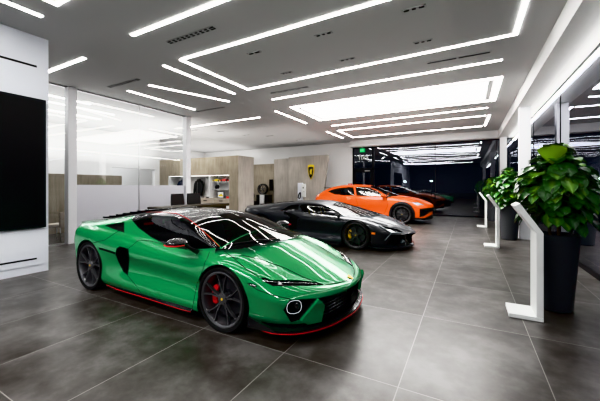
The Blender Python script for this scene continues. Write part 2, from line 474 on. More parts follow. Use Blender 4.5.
def pchip(ts, vs):
    """monotone cubic through (t, v) points -> function."""
    n = len(ts); h = [ts[i + 1] - ts[i] for i in range(n - 1)]; d = [(vs[i + 1] - vs[i]) / h[i] for i in range(n - 1)]
    m = [0.] * n
    if n == 2: m = [d[0], d[0]]
    else:
        for i in range(1, n - 1):
            if d[i - 1] * d[i] > 0:
                w1, w2 = 2 * h[i] + h[i - 1], h[i] + 2 * h[i - 1]
                m[i] = (w1 + w2) / (w1 / d[i - 1] + w2 / d[i])
        def end(h0, h1, d0, d1):
            q = ((2 * h0 + h1) * d0 - h0 * d1) / (h0 + h1)
            if q * d0 <= 0: return 0.
            if d0 * d1 <= 0 and abs(q) > 3 * abs(d0): return 3 * d0
            return q
        m[0] = end(h[0], h[1], d[0], d[1]); m[-1] = end(h[-1], h[-2], d[-1], d[-2])
    def f(t):
        i = min(max(bisect.bisect_right(ts, t) - 1, 0), n - 2); u = (t - ts[i]) / h[i]
        u2, u3 = u * u, u * u * u
        return (2 * u3 - 3 * u2 + 1) * vs[i] + (u3 - 2 * u2 + u) * h[i] * m[i] + (-2 * u3 + 3 * u2) * vs[i + 1] + (u3 - u2) * h[i] * m[i + 1]
    return f

def cr_pts(P, sub, soft=None):
    """chord-length spline through 3D points, `sub` pieces per span."""
    ts = [0.]
    for i in range(1, len(P)): ts.append(ts[-1] + max(1e-4, (Vector(P[i]) - Vector(P[i - 1])).length))
    fs = [pchip(ts, [p[k] for p in P]) for k in range(3)]
    out = []
    for i in range(len(P) - 1):
        for j in range(sub):
            t = ts[i] + (ts[i + 1] - ts[i]) * j / sub; out.append(Vector([f(t) for f in fs]))
    out.append(Vector(P[-1]))
    return out

def curve_fn(pts):
    """(x -> value) table as a monotone cubic; pts sorted by x."""
    pts = sorted(pts)
    return pchip([p[0] for p in pts], [p[1] for p in pts])

class CarShell:
    """right half (y<0) of a car's skin; features are cut into it, then it is mirrored."""
    def __init__(s, origin, rz=0., k=1.):
        s.o = Vector(origin); s.R = Matrix.Rotation(-rz, 3, 'Z'); s.k = k; s.cam = s.R @ (CAM - s.o) / k
        s.bm = bmesh.new(); s.lay = s.bm.faces.layers.int.new('region'); s.names = {}
        s.nl = None
    def rid(s, name):
        return s.names.setdefault(name, len(s.names) + 1)
    def add_grid(s, G, name):
        V = [[s.bm.verts.new(p) for p in row] for row in G]; r = s.rid(name)
        for i in range(len(V) - 1):
            for j in range(len(V[0]) - 1):
                q = [V[i][j], V[i][j + 1], V[i + 1][j + 1], V[i + 1][j]]
                u = []
                for v in q:
                    if all((v.co - w.co).length > 1e-6 for w in u): u.append(v)
                if len(u) >= 3:
                    f = s.bm.faces.new(u); f[s.lay] = r
    def side(s, rows, name, su=6, sv=5, crease=()):
        """rows: curves of (x, halfwidth, z), same count, top row last. Returns the dense rows of control curves."""
        dense = [cr_pts([(p[0], -p[1], p[2]) for p in r], su) for r in rows]
        n = len(dense[0]); G = []
        br = [0] + sorted(crease) + [len(rows) - 1]
        for a, b in zip(br[:-1], br[1:]):
            part = []
            for j in range(n):
                part.append(cr_pts([dense[k][j] for k in range(a, b + 1)], sv))
            m = len(part[0])
            for i in range(0 if a == 0 else 1, m): G.append([part[j][i] for j in range(n)])
        s.add_grid(G, name)
        return dense
    def top(s, edge, zc, name, xs, nv=14, pw=2.2, bump=None, prof=None):
        """skin between an edge curve (x -> y, z) and the centre line z(x)."""
        G = []
        for x in xs:
            ye, ze = edge(x); row = []
            if prof: pf = prof(x, zc(x), ze)
            for j in range(nv + 1):
                f = 1 - j / nv; z0 = zc(x)
                z = z0 + (ze - z0) * f ** pw
                if bump: z += bump(x, f)
                if prof: z = pf(f)
                row.append(Vector((x, -ye * f, z)))
            G.append(row)
        s.add_grid(G, name)
    def finish(s):
        bmesh.ops.remove_doubles(s.bm, verts=s.bm.verts[:], dist=2e-4)
        bmesh.ops.dissolve_degenerate(s.bm, edges=s.bm.edges[:], dist=1e-5)
        # outward normals: away from an inner spine
        for f in s.bm.faces:
            c = f.calc_center_median(); q = c - Vector((max(-3, min(.3, c.x)), 0, .45))
            f.normal_update()
            if f.normal.dot(q) < 0: f.normal_flip()
        s.bm.normal_update()
    # -- cutting
    def planes(s, poly, eye=None, axis=None):
        """convex pieces of a polygon as lists of planes through the eye or along an axis."""
        vs = [Vector((p[0], p[1], 0)) for p in poly]
        tris = tessellate_polygon([vs])
        out = []
        for t in tris:
            P = [vs[i] for i in t]
            c = (P[0] + P[1] + P[2]) / 3
            pl = []
            for k in range(3):
                a, b = P[k], P[(k + 1) % 3]
                pl.append(s.plane(a, b, c, axis))
            out.append((pl, P))
        return out
    def plane(s, a, b, c, axis):
        if axis is None:
            da, db, dc = s.R @ view_ray(a.x, a.y), s.R @ view_ray(b.x, b.y), s.R @ view_ray(c.x, c.y)
            n = da.cross(db).normalized()
            if n.dot(dc) < 0: n = -n
            return (s.cam, n)
        m = {'y': lambda p: Vector((p.x, 0, p.y)), 'x': lambda p: Vector((0, p.x, p.y)), 'z': lambda p: Vector((p.x, p.y, 0))}[axis]
        ax = {'y': Vector((0, 1, 0)), 'x': Vector((1, 0, 0)), 'z': Vector((0, 0, 1))}[axis]
        A, B, Cc = m(a), m(b), m(c)
        n = (B - A).cross(ax).normalized()
        if n.dot(Cc - A) < 0: n = -n
        return (A, n)
    def to2(s, co, axis):
        if axis is None:
            v = s.R.inverted() @ (co - s.cam); r = v.x * _c + v.y * _s; w = -v.x * _s + v.y * _c
            return (HX + FPX * r / w, HY - FPX * v.z / w)
        return {'y': (co.x, co.z), 'x': (co.y, co.z), 'z': (co.x, co.y)}[axis]
    def cut(s, poly, to, frm, axis=None, cond=None):
        frm = {s.rid(x) for x in ([frm] if isinstance(frm, str) else frm)}; tid = s.rid(to)
        bm = s.bm
        for pl, P in s.planes(poly, axis=axis):
            x0, x1 = min(p.x for p in P), max(p.x for p in P); y0, y1 = min(p.y for p in P), max(p.y for p in P)
            faces = []
            for f in bm.faces:
                if f[s.lay] not in frm: continue
                if cond and not cond(f.calc_center_median(), f.normal): continue
                q = [s.to2(v.co, axis) for v in f.verts]
                if max(a[0] for a in q) < x0 or min(a[0] for a in q) > x1 or max(a[1] for a in q) < y0 or min(a[1] for a in q) > y1: continue
                if axis is None and f.normal.dot(f.calc_center_median() - s.cam) > 0: continue
                faces.append(f)
            for co, no in pl:
                if not faces: break
                g = list({e for f in faces for e in f.edges}) + list({v for f in faces for v in f.verts}) + faces
                r = bmesh.ops.bisect_plane(bm, geom=g, dist=1e-5, plane_co=co, plane_no=no)
                fs = [x for x in r['geom'] if isinstance(x, bmesh.types.BMFace) and x.is_valid]
                faces = [f for f in fs if (f.calc_center_median() - co).dot(no) > 0]
            for f in faces: f[s.lay] = tid
        bm.normal_update()
    def drop(s, cond):
        bmesh.ops.delete(s.bm, geom=[f for f in s.bm.faces if cond(f.calc_center_median(), f)], context='FACES')
    def edge_chains(s, a, others=None):
        """boundary edges between region a and anything else."""
        ia = s.rid(a); out = []
        ot = {s.rid(x) for x in others} if others else None
        for e in s.bm.edges:
            r = {f[s.lay] for f in e.link_faces}
            if ia in r and len(r) > 1 and (ot is None or r & ot): out.append((e.verts[0].co.copy(), e.verts[1].co.copy()))
        return out
    def bvh(s):
        return BVHTree.FromBMesh(s.bm)
    def freeze(s):
        s.bm.normal_update()
        s.nl = s.bm.verts.layers.float_vector.new('n0')
        for v in s.bm.verts: v[s.nl] = v.normal
    def recess(s, name, vec, wall=None):
        """push a cut region in by vec, growing side walls."""
        i = s.rid(name); fs = [f for f in s.bm.faces if f[s.lay] == i]
        if not fs: return
        r = bmesh.ops.extrude_face_region(s.bm, geom=fs)
        vs = [x for x in r['geom'] if isinstance(x, bmesh.types.BMVert)]
        for f in {f for v in vs for f in v.link_faces}: f[s.lay] = i
        nf = [x for x in r['geom'] if isinstance(x, bmesh.types.BMFace)]
        for f in nf: f[s.lay] = i
        for f in fs:
            if f.is_valid: s.bm.faces.remove(f)
        bmesh.ops.translate(s.bm, vec=Vector(vec), verts=vs)
    def part(s, regs, name, mat, parent, mode='both', flat=False, thick=0.):
        """mode: both = one mesh with its mirror, pair = two objects, near = this side only."""
        ids = {s.rid(r) for r in ([regs] if isinstance(regs, str) else regs)}
        self_mirror = mode == 'both'; vi, vs, ns, fs = {}, [], [], []
        for f in s.bm.faces:
            if f[s.lay] not in ids: continue
            idx = []
            for v in f.verts:
                if v not in vi:
                    vi[v] = len(vs); vs.append(v.co.copy()); n = Vector(v[s.nl])
                    if abs(v.co.y) < 1e-3: n.y = 0
                    if n.length < 1e-6: n = f.normal.copy()
                    ns.append(n.normalized())
                idx.append(vi[v])
            fs.append(idx)
        if not fs: print('EMPTY PART', name, regs); return []
        mv = [Vector((v.x, -v.y, v.z)) for v in vs]; mn = [Vector((n.x, -n.y, n.z)) for n in ns]; mf = [f[::-1] for f in fs]
        def mk(V, F, Nn):
            me = bpy.data.meshes.new(name); me.from_pydata(V, [], F)
            for m in (mat if isinstance(mat, (list, tuple)) else [mat]): me.materials.append(m)
            if not flat:
                for p in me.polygons: p.use_smooth = True
                me.normals_split_custom_set_from_vertices(Nn)
            me.update()
            return link(bpy.data.objects.new(name, me), parent)
        if mode == 'both':
            k = len(vs); mp = {}; av, an = list(vs), list(ns)
            for i in range(k):
                if abs(vs[i].y) < 3e-4: mp[i] = i
                else: mp[i] = len(av); av.append(mv[i]); an.append(mn[i])
            return [mk(av, fs + [[mp[i] for i in f] for f in mf], an)]
        out = [mk(vs, fs, ns)]
        if mode == 'pair': out.append(mk(mv, mf, mn))
        return out
    def trace(s, tree, px, off=.002, step=3., y=None):
        """follow a line seen from the photo over the skin."""
        pts = []
        for i in range(len(px) - 1):
            a, b = px[i], px[i + 1]; n = max(1, int(math.dist(a, b) / step))
            for k in range(n + (i == len(px) - 2)):
                u = k / n; d = s.R @ view_ray(a[0] + (b[0] - a[0]) * u, a[1] + (b[1] - a[1]) * u).normalized()
                h = tree.ray_cast(s.cam, d)
                if h[0] is not None:
                    nn = h[1] if h[1].dot(d) < 0 else -h[1]
                    pts.append(h[0] + nn * off)
        return pts

def tubes(name, lines, r, mat, parent, mirror=True, seg=5, closed=False, label=None, pair=False):
    def one(sgn):
        bm = bmesh.new()
        for k in sgn:
            for L in lines:
                if len(L) > 1: tube(bm, [(p[0], p[1] * k, p[2]) for p in L], r, seg, closed=closed)
        bmesh.ops.recalc_face_normals(bm, faces=bm.faces[:])
        o = obj(name, bm, mat, parent, smooth=True)
        if label: o['label'] = label
        return o
    if pair: return [one((1,)), one((-1,))]
    return one((1, -1) if mirror else (1,))

def seams(car, lines, gaps, r):
    for L in lines:
        if len(L) > 1: tubes('panel_seam', [L], r, MC['void'], car, pair=True)
    # chain the loose door edges into polylines
    key = lambda p: (round(p.x, 4), round(p.y, 4), round(p.z, 4)); adj = {}
    for a, b in gaps: adj.setdefault(key(a), []).append(key(b)); adj.setdefault(key(b), []).append(key(a))
    seen = set()
    for st in sorted(adj, key=lambda q: len(adj[q])):
        for nx in adj[st]:
            if (st, nx) in seen: continue
            P = [st, nx]; seen |= {(st, nx), (nx, st)}
            while True:
                c = [q for q in adj[P[-1]] if (P[-1], q) not in seen]
                if not c: break
                seen |= {(P[-1], c[0]), (c[0], P[-1])}; P.append(c[0])
            if len(P) > 3: tubes('panel_seam', [[Vector(p) for p in P]], r, MC['void'], car, pair=True)

def mirror_pair(name, fn, mat, parent, label=None, **k):
    """fn(bm, sgn) builds one side; two objects."""
    out = []
    for sgn in (-1, 1):
        bm = bmesh.new(); fn(bm, sgn)
        bmesh.ops.recalc_face_normals(bm, faces=bm.faces[:])
        o = obj(name, bm, mat, parent, **k)
        if label: o['label'] = label
        out.append(o)
    return out

def bar(bm, p0, p1, w0, w1, t0, t1, side, mi=0):
    """tapered bar from p0 to p1; width along `side` x dir, thickness along `side`."""
    p0, p1, side = Vector(p0), Vector(p1), Vector(side).normalized()
    d = (p1 - p0).normalized(); u = d.cross(side).normalized()
    R = []
    for p, w, t in ((p0, w0, t0), (p1, w1, t1)):
        R.append([bm.verts.new(p + u * a * w / 2 + side * b) for a, b in ((-1, -t), (1, -t), (.55, 0), (-.55, 0))])
    for k in range(4):
        j = (k + 1) % 4
        f = bm.faces.new((R[0][k], R[0][j], R[1][j], R[1][k])); f.material_index = mi
    for r in (R[0][::-1], R[1]):
        f = bm.faces.new(r); f.material_index = mi

_wheel_cache = {}
def make_wheel(key, R, rim, width, spokes, mats, twin=True):
    """meshes of one wheel about the origin, outer face at y = 0 looking to -y."""
    if key in _wheel_cache: return _wheel_cache[key]
    mrim, mtyre, mdisc, mcal, mcap = mats
    if isinstance(mcal, tuple): mcal = mcal[int(key[-1])] if key[-1] in '01' else mcal[0]
    def me(bm, m, ang=35, nm='wheel'):
        bmesh.ops.recalc_face_normals(bm, faces=bm.faces[:])
        d = bpy.data.meshes.new(nm); bm.to_mesh(d); bm.free(); d.materials.append(m)
        for p in d.polygons: p.use_smooth = True
        d.set_sharp_from_angle(angle=math.radians(ang)); return d
    bm = bmesh.new()
    # barrel and lip
    lathe(bm, [(rim - .022, .012), (rim - .004, .004), (rim + .006, .006), (rim + .006, width - .02), (rim - .03, width - .02), (rim - .045, .07), (rim - .026, .02)], 56, 'y', close=True)
    n = spokes
    for i in range(n):
        a = 2 * PI * i / n + PI / 2
        if twin:
            for s in (-1, 1):
                a0, a1 = a + s * .10, a + s * .26 * 5 / n
                p0 = (.062 * math.cos(a0), .030, .062 * math.sin(a0)); pm = (.15 * math.cos(a + s * .14), .022, .15 * math.sin(a + s * .14))
                p1 = ((rim - .012) * math.cos(a1), .010, (rim - .012) * math.sin(a1))
                bar(bm, p0, pm, .034, .024, .03, .03, (0, -1, 0)); bar(bm, pm, p1, .024, .019, .03, .025, (0, -1, 0))
        else:
            p0 = (.05 * math.cos(a), .034, .05 * math.sin(a)); pm = (.15 * math.cos(a), .022, .15 * math.sin(a))
            bar(bm, p0, pm, .055, .036, .035, .03, (0, -1, 0))
            for s in (-1, 1):
                a1 = a + s * .30 * 5 / n
                p1 = ((rim - .012) * math.cos(a1), .010, (rim - .012) * math.sin(a1))
                bar(bm, pm, p1, .028, .022, .03, .025, (0, -1, 0))
    lathe(bm, [(.001, .022), (.035, .022), (.062, .028), (.070, .04), (.070, .075)], 24, 'y')
    for i in range(5):
        a = 2 * PI * i / 5 + .3
        lathe(bm, [(.001, .020), (.009, .020), (.009, .04)], 8, 'y', cen=(.048 * math.cos(a), 0, .048 * math.sin(a)))
    o = {}
    o['rim'] = me(bm, mrim, 35, 'wheel_rim')
    bm = bmesh.new(); W = width
    prof = [(rim + .004, .012), (rim + .02, .001), (rim + .045, -.006), (R - .035, -.002), (R - .012, .014), (R, .045), (R, W / 2), (R, W - .045), (R - .012, W - .014), (R - .035, W), (rim + .03, W), (rim + .004, W - .015)]
    lathe(bm, prof, 56, 'y')
    for yy in (W * .3, W * .5, W * .7): lathe(bm, [(R + .0005, yy - .006), (R - .006, yy - .004), (R - .006, yy + .004), (R + .0005, yy + .006)], 56, 'y')
    o['tyre'] = me(bm, mtyre, 40, 'tyre')
    bm = bmesh.new(); lathe(bm, [(.07, .115), (rim * .72, .115), (rim * .72, .14), (.07, .14)], 40, 'y', close=True)
    lathe(bm, [(.001, .075), (.08, .08), (.085, .13)], 24, 'y')
    o['disc'] = me(bm, mdisc, 35, 'brake_disc')
    bm = bmesh.new(); K = 9; A0, A1 = PI - .62, PI + .55
    ri, ro = rim * .50, rim * .72; rings = []
    for k in range(K + 1):
        a = A0 + (A1 - A0) * k / K; e = .012 if k in (0, K) else 0
        rings.append([bm.verts.new((r * math.cos(a), y, r * math.sin(a))) for r, y in ((ri + e, .085 + e), (ro - e, .083 + e), (ro - e, .17), (ri + e, .17))])
    for k in range(K):
        for q in range(4):
            j = (q + 1) % 4; bm.faces.new((rings[k][q], rings[k][j], rings[k + 1][j], rings[k + 1][q]))
    bm.faces.new(rings[0][::-1]); bm.faces.new(rings[-1])
    o['caliper'] = me(bm, mcal, 30, 'brake_caliper')
    bm = bmesh.new(); lathe(bm, [(.0005, .0165), (.012, .0165), (.015, .019), (.015, .03)], 16, 'y'); o['cap'] = me(bm, mcap, 30, 'hub_cap')
    _wheel_cache[key] = o
    return o

def put_wheels(car, key, axles, R, rim, width, yout, spokes, mats, cal_label, twin=True, spin=0.):
    """four wheels: part `wheel` with tyre, disc, caliper and cap as sub-parts."""
    for ax, x in enumerate(axles):
        o = make_wheel(key + str(ax), R[ax], rim[ax], width[ax], spokes, mats, twin)
        for sgn in (-1, 1):
            w_ = bpy.data.objects.new('wheel', o['rim']); link(w_, car)
            w_.location = (x, sgn * yout[ax], R[ax]); w_.rotation_euler = (0, 0, 0 if sgn < 0 else PI)
            for nm, dk in (('tyre', 'tyre'), ('brake_disc', 'disc'), ('brake_caliper', 'caliper'), ('hub_cap', 'cap')):
                c = bpy.data.objects.new(nm, o[dk]); link(c, w_)
                if nm == 'brake_caliper':
                    if sgn > 0: c.rotation_euler = (0, PI, 0)
                    if cal_label and not (isinstance(mats[3], tuple) and ax == 1): c['label'] = cal_label

def arch_liner(car, x, R, z, y0, y1, mat):
    for sgn in (-1, 1):
        bm = bmesh.new(); n = 28; A = [-.42 + (PI + .84) * i / n for i in range(n + 1)]
        ra = [[bm.verts.new((x + R * math.cos(a), sgn * y, z + R * math.sin(a))) for a in A] for y in (y0, y1)]
        for i in range(n): bm.faces.new((ra[0][i], ra[0][i + 1], ra[1][i + 1], ra[1][i]))
        bm.faces.new(ra[1])
        obj('wheel_arch_liner', bm, mat, car)

def arch_lips(S, car, mat, depth=.2):
    for sgn in (-1, 1):
        for fr in (True, False):
            bm = bmesh.new()
            for a, b in S.edge_chains('arch'):
                a = Vector((a.x, a.y * -sgn, a.z)); b = Vector((b.x, b.y * -sgn, b.z))
                if abs(a.y) > .45 and (a.x > -1.3) == fr: quad(bm, [a, b, (b.x, b.y - sgn * depth, b.z), (a.x, a.y - sgn * depth, a.z)])
            obj('wheel_arch_lip', bm, mat, car)

def seat_bm(bm, x, y, z=.22, s=1.):
    """bucket seat: cushion, backrest, headrest."""
    def slab(pts, w, t):
        L = cr_pts(pts, 4); rows = []
        for i, p in enumerate(L):
            d = (L[min(i + 1, len(L) - 1)] - L[max(i - 1, 0)]).normalized(); nrm = Vector((-d.z, 0, d.x))
            ring = []
            for k in range(12):
                a = 2 * PI * k / 12; cx, cy = math.cos(a), math.sin(a)
                ring.append(bm.verts.new(p + Vector((0, 1, 0)) * w[0] * math.copysign(abs(cx) ** .6, cx) + nrm * t * (math.copysign(abs(cy) ** .8, cy) + .5 * abs(cx) ** 3)))
            rows.append(ring)
        for a, b in zip(rows[:-1], rows[1:]):
            for k in range(12): bm.faces.new((a[k], a[(k + 1) % 12], b[(k + 1) % 12], b[k]))
        bm.faces.new(rows[0][::-1]); bm.faces.new(rows[-1])
    slab([(x + .46, y, z + .10), (x + .25, y, z + .12), (x, y, z + .06)], (.24 * s,), .07)
    slab([(x - .02, y, z + .04), (x - .12, y, z + .28), (x - .24, y, z + .56), (x - .29, y, z + .68)], (.23 * s,), .06)
    slab([(x - .27, y, z + .64), (x - .29, y, z + .74), (x - .31, y, z + .84)], (.12 * s,), .05)
# ---------------------------------------------------------------- car materials
def paint(name, col, metal=.35, rough=.35, coat=1.):
    return M(name, col, rough, metal, coat=coat, coat_rough=.015, spec=.2)
MC = dict(
    green=paint('green_metallic_paint', (.0, .255, .075), .15, .42, .85),
    graphite=paint('dark_graphite_paint', (.045, .047, .052), .55, .42, .5),
    orange=paint('orange_paint', (.62, .088, .0), .0, .5, .6),
    carbon=M('gloss_carbon', (.012, .012, .013), .25, coat=.35),
    trim=M('black_trim', (.012, .012, .013), .42),
    void=M('dark_opening', (.003, .003, .003), .8),
    mesh=M('black_mesh', (.006, .006, .007), .6),
    glass=glass_mat('car_window_glass', (.22, .245, .26), .06, (1, 1, 1)),
    screen=glass_mat('windscreen_glass', (.24, .26, .27), .018, (1, 1, 1), fres=.55),
    lens=M('lamp_lens', (.02, .02, .022), .05, coat=1.),
    drl=emis('daytime_lamp', (.9, .96, 1.), 1.0),
    chrome=M('polished_metal', (.8, .8, .82), .12, 1.),
    rim=M('dark_alloy', (.15, .15, .155), .33, .6, coat=.6),
    tyre=M('tyre_rubber', (.013, .013, .013), .7),
    disc=M('carbon_ceramic_disc', (.10, .10, .105), .4, .6),
    red=M('red_caliper', (.55, .012, .015), .3, coat=.6),
    yellow=M('yellow_caliper', (.75, .48, .01), .3, coat=.6),
    redline=M('red_pinstripe', (.75, .012, .02), .35),
    gold=M('gold_badge', (.75, .50, .08), .3, .6),
    amber=M('amber_marker', (.9, .22, .02), .3, emit=(1, .3, .05), estr=.35),
    tail=M('tail_lamp', (.45, .005, .008), .2, coat=1., emit=(1, .03, .02), estr=.25),
    leather=M('cabin_leather', (.015, .015, .016), .6),
    tan=M('yellow_cabin_accent', (.45, .36, .02), .6),
)

MC['green'].node_tree.nodes['Principled BSDF'].inputs['Coat IOR'].default_value = 2.0
def green_car():
    car = empty('sports_car', (-2.21, 3.325, 0), math.radians(-2), label='green metallic sports car with black roof and red pinstripes, closest to the camera', cat='car')
    car.scale = (.985,) * 3
    S = CarShell(car.location, math.radians(-2), .985)
    X = [-3.57, -3.54, -3.36, -3.06, -2.66, -2.30, -1.95, -1.5, -1.0, -.55, -.25, 0, .3, .58, .83, 1.03, 1.13]
    def row(ys, zs, dx=None):
        return [(X[i] + (dx[i] if dx else 0), ys[i], zs[i]) for i in range(len(X))]
    dxl = [0] * 13 + [.0, -.015, -.035, -.05]
    lo = row([0, .42, .72, .90, .94, .95, .95, .95, .95, .95, .94, .92, .88, .84, .72, .46, 0], [.24, .24, .21, .18, .165, .155, .15, .145, .145, .145, .145, .150, .175, .185, .185, .185, .185], dxl)
    r1 = row([0, .43, .75, .95, .985, .985, .985, .97, .965, .965, .96, .945, .915, .875, .75, .475, 0], [.34, .34, .32, .29, .27, .24, .225, .21, .205, .205, .205, .21, .225, .235, .235, .235, .235], dxl)
    r2 = row([0, .44, .77, .97, 1.0, .98, .94, .895, .88, .89, .93, .955, .93, .89, .765, .485, 0], [.50, .50, .50, .48, .46, .45, .44, .42, .41, .39, .37, .36, .34, .31, .295, .285, .28], dxl)
    r3 = row([0, .45, .79, .985, 1.005, .998, .985, .968, .958, .955, .962, .965, .952, .915, .79, .50, 0], [.66, .66, .66, .67, .67, .645, .62, .60, .57, .545, .52, .53, .49, .435, .405, .388, .38])
    r4 = row([0, .45, .78, .965, .985, .972, .955, .935, .925, .92, .945, .955, .945, .875, .745, .47, 0], [.82, .82, .83, .83, .83, .80, .775, .74, .715, .695, .68, .685, .63, .535, .48, .445, .432], [0] * 13 + [-.01, -.005, .0, .0])
    r5 = row([0, .43, .73, .875, .865, .85, .84, .83, .82, .81, .82, .835, .825, .775, .67, .43, 0], [.92, .925, .93, .925, .915, .90, .88, .845, .805, .79, .782, .768, .705, .60, .535, .49, .472], [.02, .02, .03, .0, 0, 0, 0, 0, 0, 0, 0, 0, 0, 0, -.02, -.03, -.03])
    dense = S.side([lo, r1, r2, r3, r4, r5], 'body', su=8, sv=5, crease=(3,))
    # bonnet
    top = dense[-1]
    def edge_of(L):
        xs = [p.x for p in L]
        def f(x):
            i = min(max(bisect.bisect_right(xs, x) - 1, 0), len(xs) - 2); u = (x - xs[i]) / max(1e-6, xs[i + 1] - xs[i]); u = min(max(u, 0), 1)
            p = L[i].lerp(L[i + 1], u); return (-p.y, p.z)
        return f
    hood_xs = [p.x for p in top if p.x > -.5]
    zc = curve_fn([(-.5, .89), (.14, .845), (.4, .762), (.7, .648), (.9, .565), (1.10, .474)])
    fend = curve_fn([(-.5, .0), (-.2, .02), (.1, .035), (.35, .03), (.7, .008), (1.10, 0)])
    dip = curve_fn([(-.5, .0), (-.1, .04), (.3, .052), (.7, .035), (1.10, 0)])
    def bump(x, f):
        return fend(x) * math.exp(-((f - .86) / .10) ** 2) - dip(x) * math.exp(-((f - .64) / .20) ** 2) + .004 * math.exp(-((f - .40) / .05) ** 2) * max(0, min(1, (1.0 - x) / .3))
    crown = curve_fn([(-.5, .17), (.2, .18), (.6, .16), (.9, .08), (1.10, .0)])
    def prof(x, z0, ze):
        k = crown(x); cr_ = ze + fend(x) * .8
        P = [(0, z0), (.15, z0 - k * .0225), (.3, z0 - k * .09), (.45, z0 - k * .2025), (.6, z0 - k * .36)]
        zv = P[-1][1]; P += [(.72, .55 * (zv - k * .1) + .45 * cr_), (.87, cr_), (1, ze)]
        return pchip([p[0] for p in P], [p[1] for p in P])
    S.top(edge_of(top), zc, 'body', hood_xs, nv=30, prof=prof)
    # cabin: rail, windscreen base, roof
    rail = [(-3.52, .70, .935), (-3.1, .715, .955), (-2.7, .69, 1.005), (-2.3, .665, 1.06), (-1.95, .645, 1.10), (-1.6, .625, 1.128), (-1.25, .62, 1.128), (-.95, .64, 1.09), (-.7, .675, 1.035), (-.45, .725, .945), (-.17, .785, .828)]
    rd = cr_pts([(x, -y, z) for x, y, z in rail], 8)
    base = []
    for i in range(1, 15):
        u = i / 14; y = .785 * math.cos(u * PI / 2); base.append(Vector((-.17 + .37 * math.sin(u * PI / 2) ** .95, -y, .828 + .02 * u)))
    outline = rd + base
    zr = curve_fn([(-3.52, .965), (-3.1, 1.01), (-2.6, 1.085), (-2.1, 1.152), (-1.7, 1.19), (-1.3, 1.203), (-.95, 1.18), (-.65, 1.115), (-.35, 1.02), (-.1, .94), (.2, .848)])
    S.top(edge_of(outline), zr, 'roof', [p.x for p in outline], nv=18, pw=2.0)
    # cabin sides between shoulder line and rail
    bs = [(p.x, -p.y, p.z) for p in top if -3.30 < p.x < -.2]
    k = len(bs); rl = edge_of(rd); g0, g1, g2 = [], [], []
    x0, x1 = bs[0][0], bs[-1][0]
    for i, b in enumerate(bs):
        u = i / (k - 1); xr = -3.45 + u * (-.215 + 3.45); y, z = rl(xr)
        g0.append((b[0], b[1], b[2])); g2.append((xr, y, z)); g1.append(((b[0] + xr) / 2, (b[1] + y) / 2 + .022, (b[2] + z) / 2 + .004))
    G = []
    for i in range(k): G.append(cr_pts([(p[0], -p[1], p[2]) for p in (g0[i], g1[i], g2[i])], 5))
    S.add_grid(G, 'cabin')
    # bonnet hidden under the windscreen is removed
    S.finish()
    def wsx(y): return .20 - .37 * (abs(y) / .785) ** 2
    S.drop(lambda c, f: f[S.lay] == S.rid('body') and f.normal.z > .5 and abs(c.y) < .77 and -1 < c.x < wsx(c.y) - .10)
    up = lambda c, n: n.z > .25
    out = lambda c, n: n.y < -.15
    # wheel arches
    circ = lambda x, z, r, a0=-.3, n=26: [(x + r * math.cos(a0 + (PI - 2 * a0) * i / n), z + r * math.sin(a0 + (PI - 2 * a0) * i / n)) for i in range(n + 1)] + [(x - r * .97, .0), (x + r * .97, .0)]
    S.cut(circ(0, .343, .364), 'arch', ['body'], axis='y', cond=lambda c, n: c.y < -.5 and abs(n.y) > .2)
    S.cut(circ(-2.658, .362, .382), 'arch', ['body'], axis='y', cond=lambda c, n: c.y < -.5 and abs(n.y) > .2)
    # side window and black quarter pane
    S.cut([(131.5, 219.5), (136, 215.6), (150, 214.2), (165, 214), (179, 215.8), (191, 221.5), (203, 231), (220.5, 247.5), (205, 248.8), (190, 249.5), (178, 248.5), (165, 244.5), (150, 236.5), (138, 227.5)], 'window', ['cabin', 'roof', 'body'])
    S.cut([(104.5, 225.6), (112, 224), (124.3, 222), (124.3, 232.6), (118.5, 231)], 'scoop', ['cabin', 'body', 'roof'])
    # side intake
    S.cut([(115.2, 253.5), (116.5, 248.5), (119.5, 246.3), (124, 247.4), (128.3, 248.6), (129.3, 258), (128.8, 267), (127.6, 275.6), (123.3, 271.8), (118.3, 262)], 'intake', ['body'], cond=out)
    S.cut([(98.5, 247.3), (106, 249.3), (115.2, 252.3), (115.0, 254.3), (106, 251.4), (99.5, 249.6)], 'scoop', ['body'], cond=out)
    # door
    S.cut([(128.3, 248.6), (139, 240), (150, 241), (190, 250.5), (210, 250.5), (206, 262), (197, 284), (193, 305), (190, 316), (168, 309), (143, 296), (134, 283), (127.6, 275.6), (129.3, 258)], 'door', ['body'], cond=lambda c, n: c.x < -.25)
    # lamps and front openings
    S.cut([(260, 277.3), (265.6, 277.6), (270.5, 280), (291.8, 279.8), (306.7, 280.8), (321.5, 283.4), (324.5, 285), (306.7, 286.0), (273, 286.2), (265.6, 282.6)], 'headlamp', ['body'])
    S.cut([(283.2, 310), (290, 299.8), (303, 298.9), (317.5, 298.2), (299.5, 319.8), (291, 322.5)], 'lamp_bay', ['body'])
    S.cut([(317.5, 298.2), (331, 295.2), (345, 290.7), (356, 284.3), (364, 277), (368, 296), (350, 314), (340, 319), (319, 324), (323.4, 303.8)], 'grille', ['body'], cond=lambda c, n: c.x > .5)
    S.cut([(317.5, 298.2), (323.4, 303.8), (319, 324), (311, 325.5), (299.5, 319.8)], 'fin', ['body'])
    S.cut([(248.6, 283), (254, 283.8), (257.3, 286), (256, 287.4), (249, 285.8)], 'marker', ['body'])
    # windscreen / roof split, engine cover
    S.cut([(-.78, .01), (.3, .01), (.3, -.9), (-.78, -.9)], 'windscreen', ['roof'], axis='z', cond=up)
    S.cut([(-.16, .01), (-.16, -.85), (-.70, -.755), (-1.1, -.70), (-1.1, -.61), (-.7, -.655), (-.18, -.758)], 'pillar', ['roof', 'windscreen', 'cabin'], axis='z', cond=up)
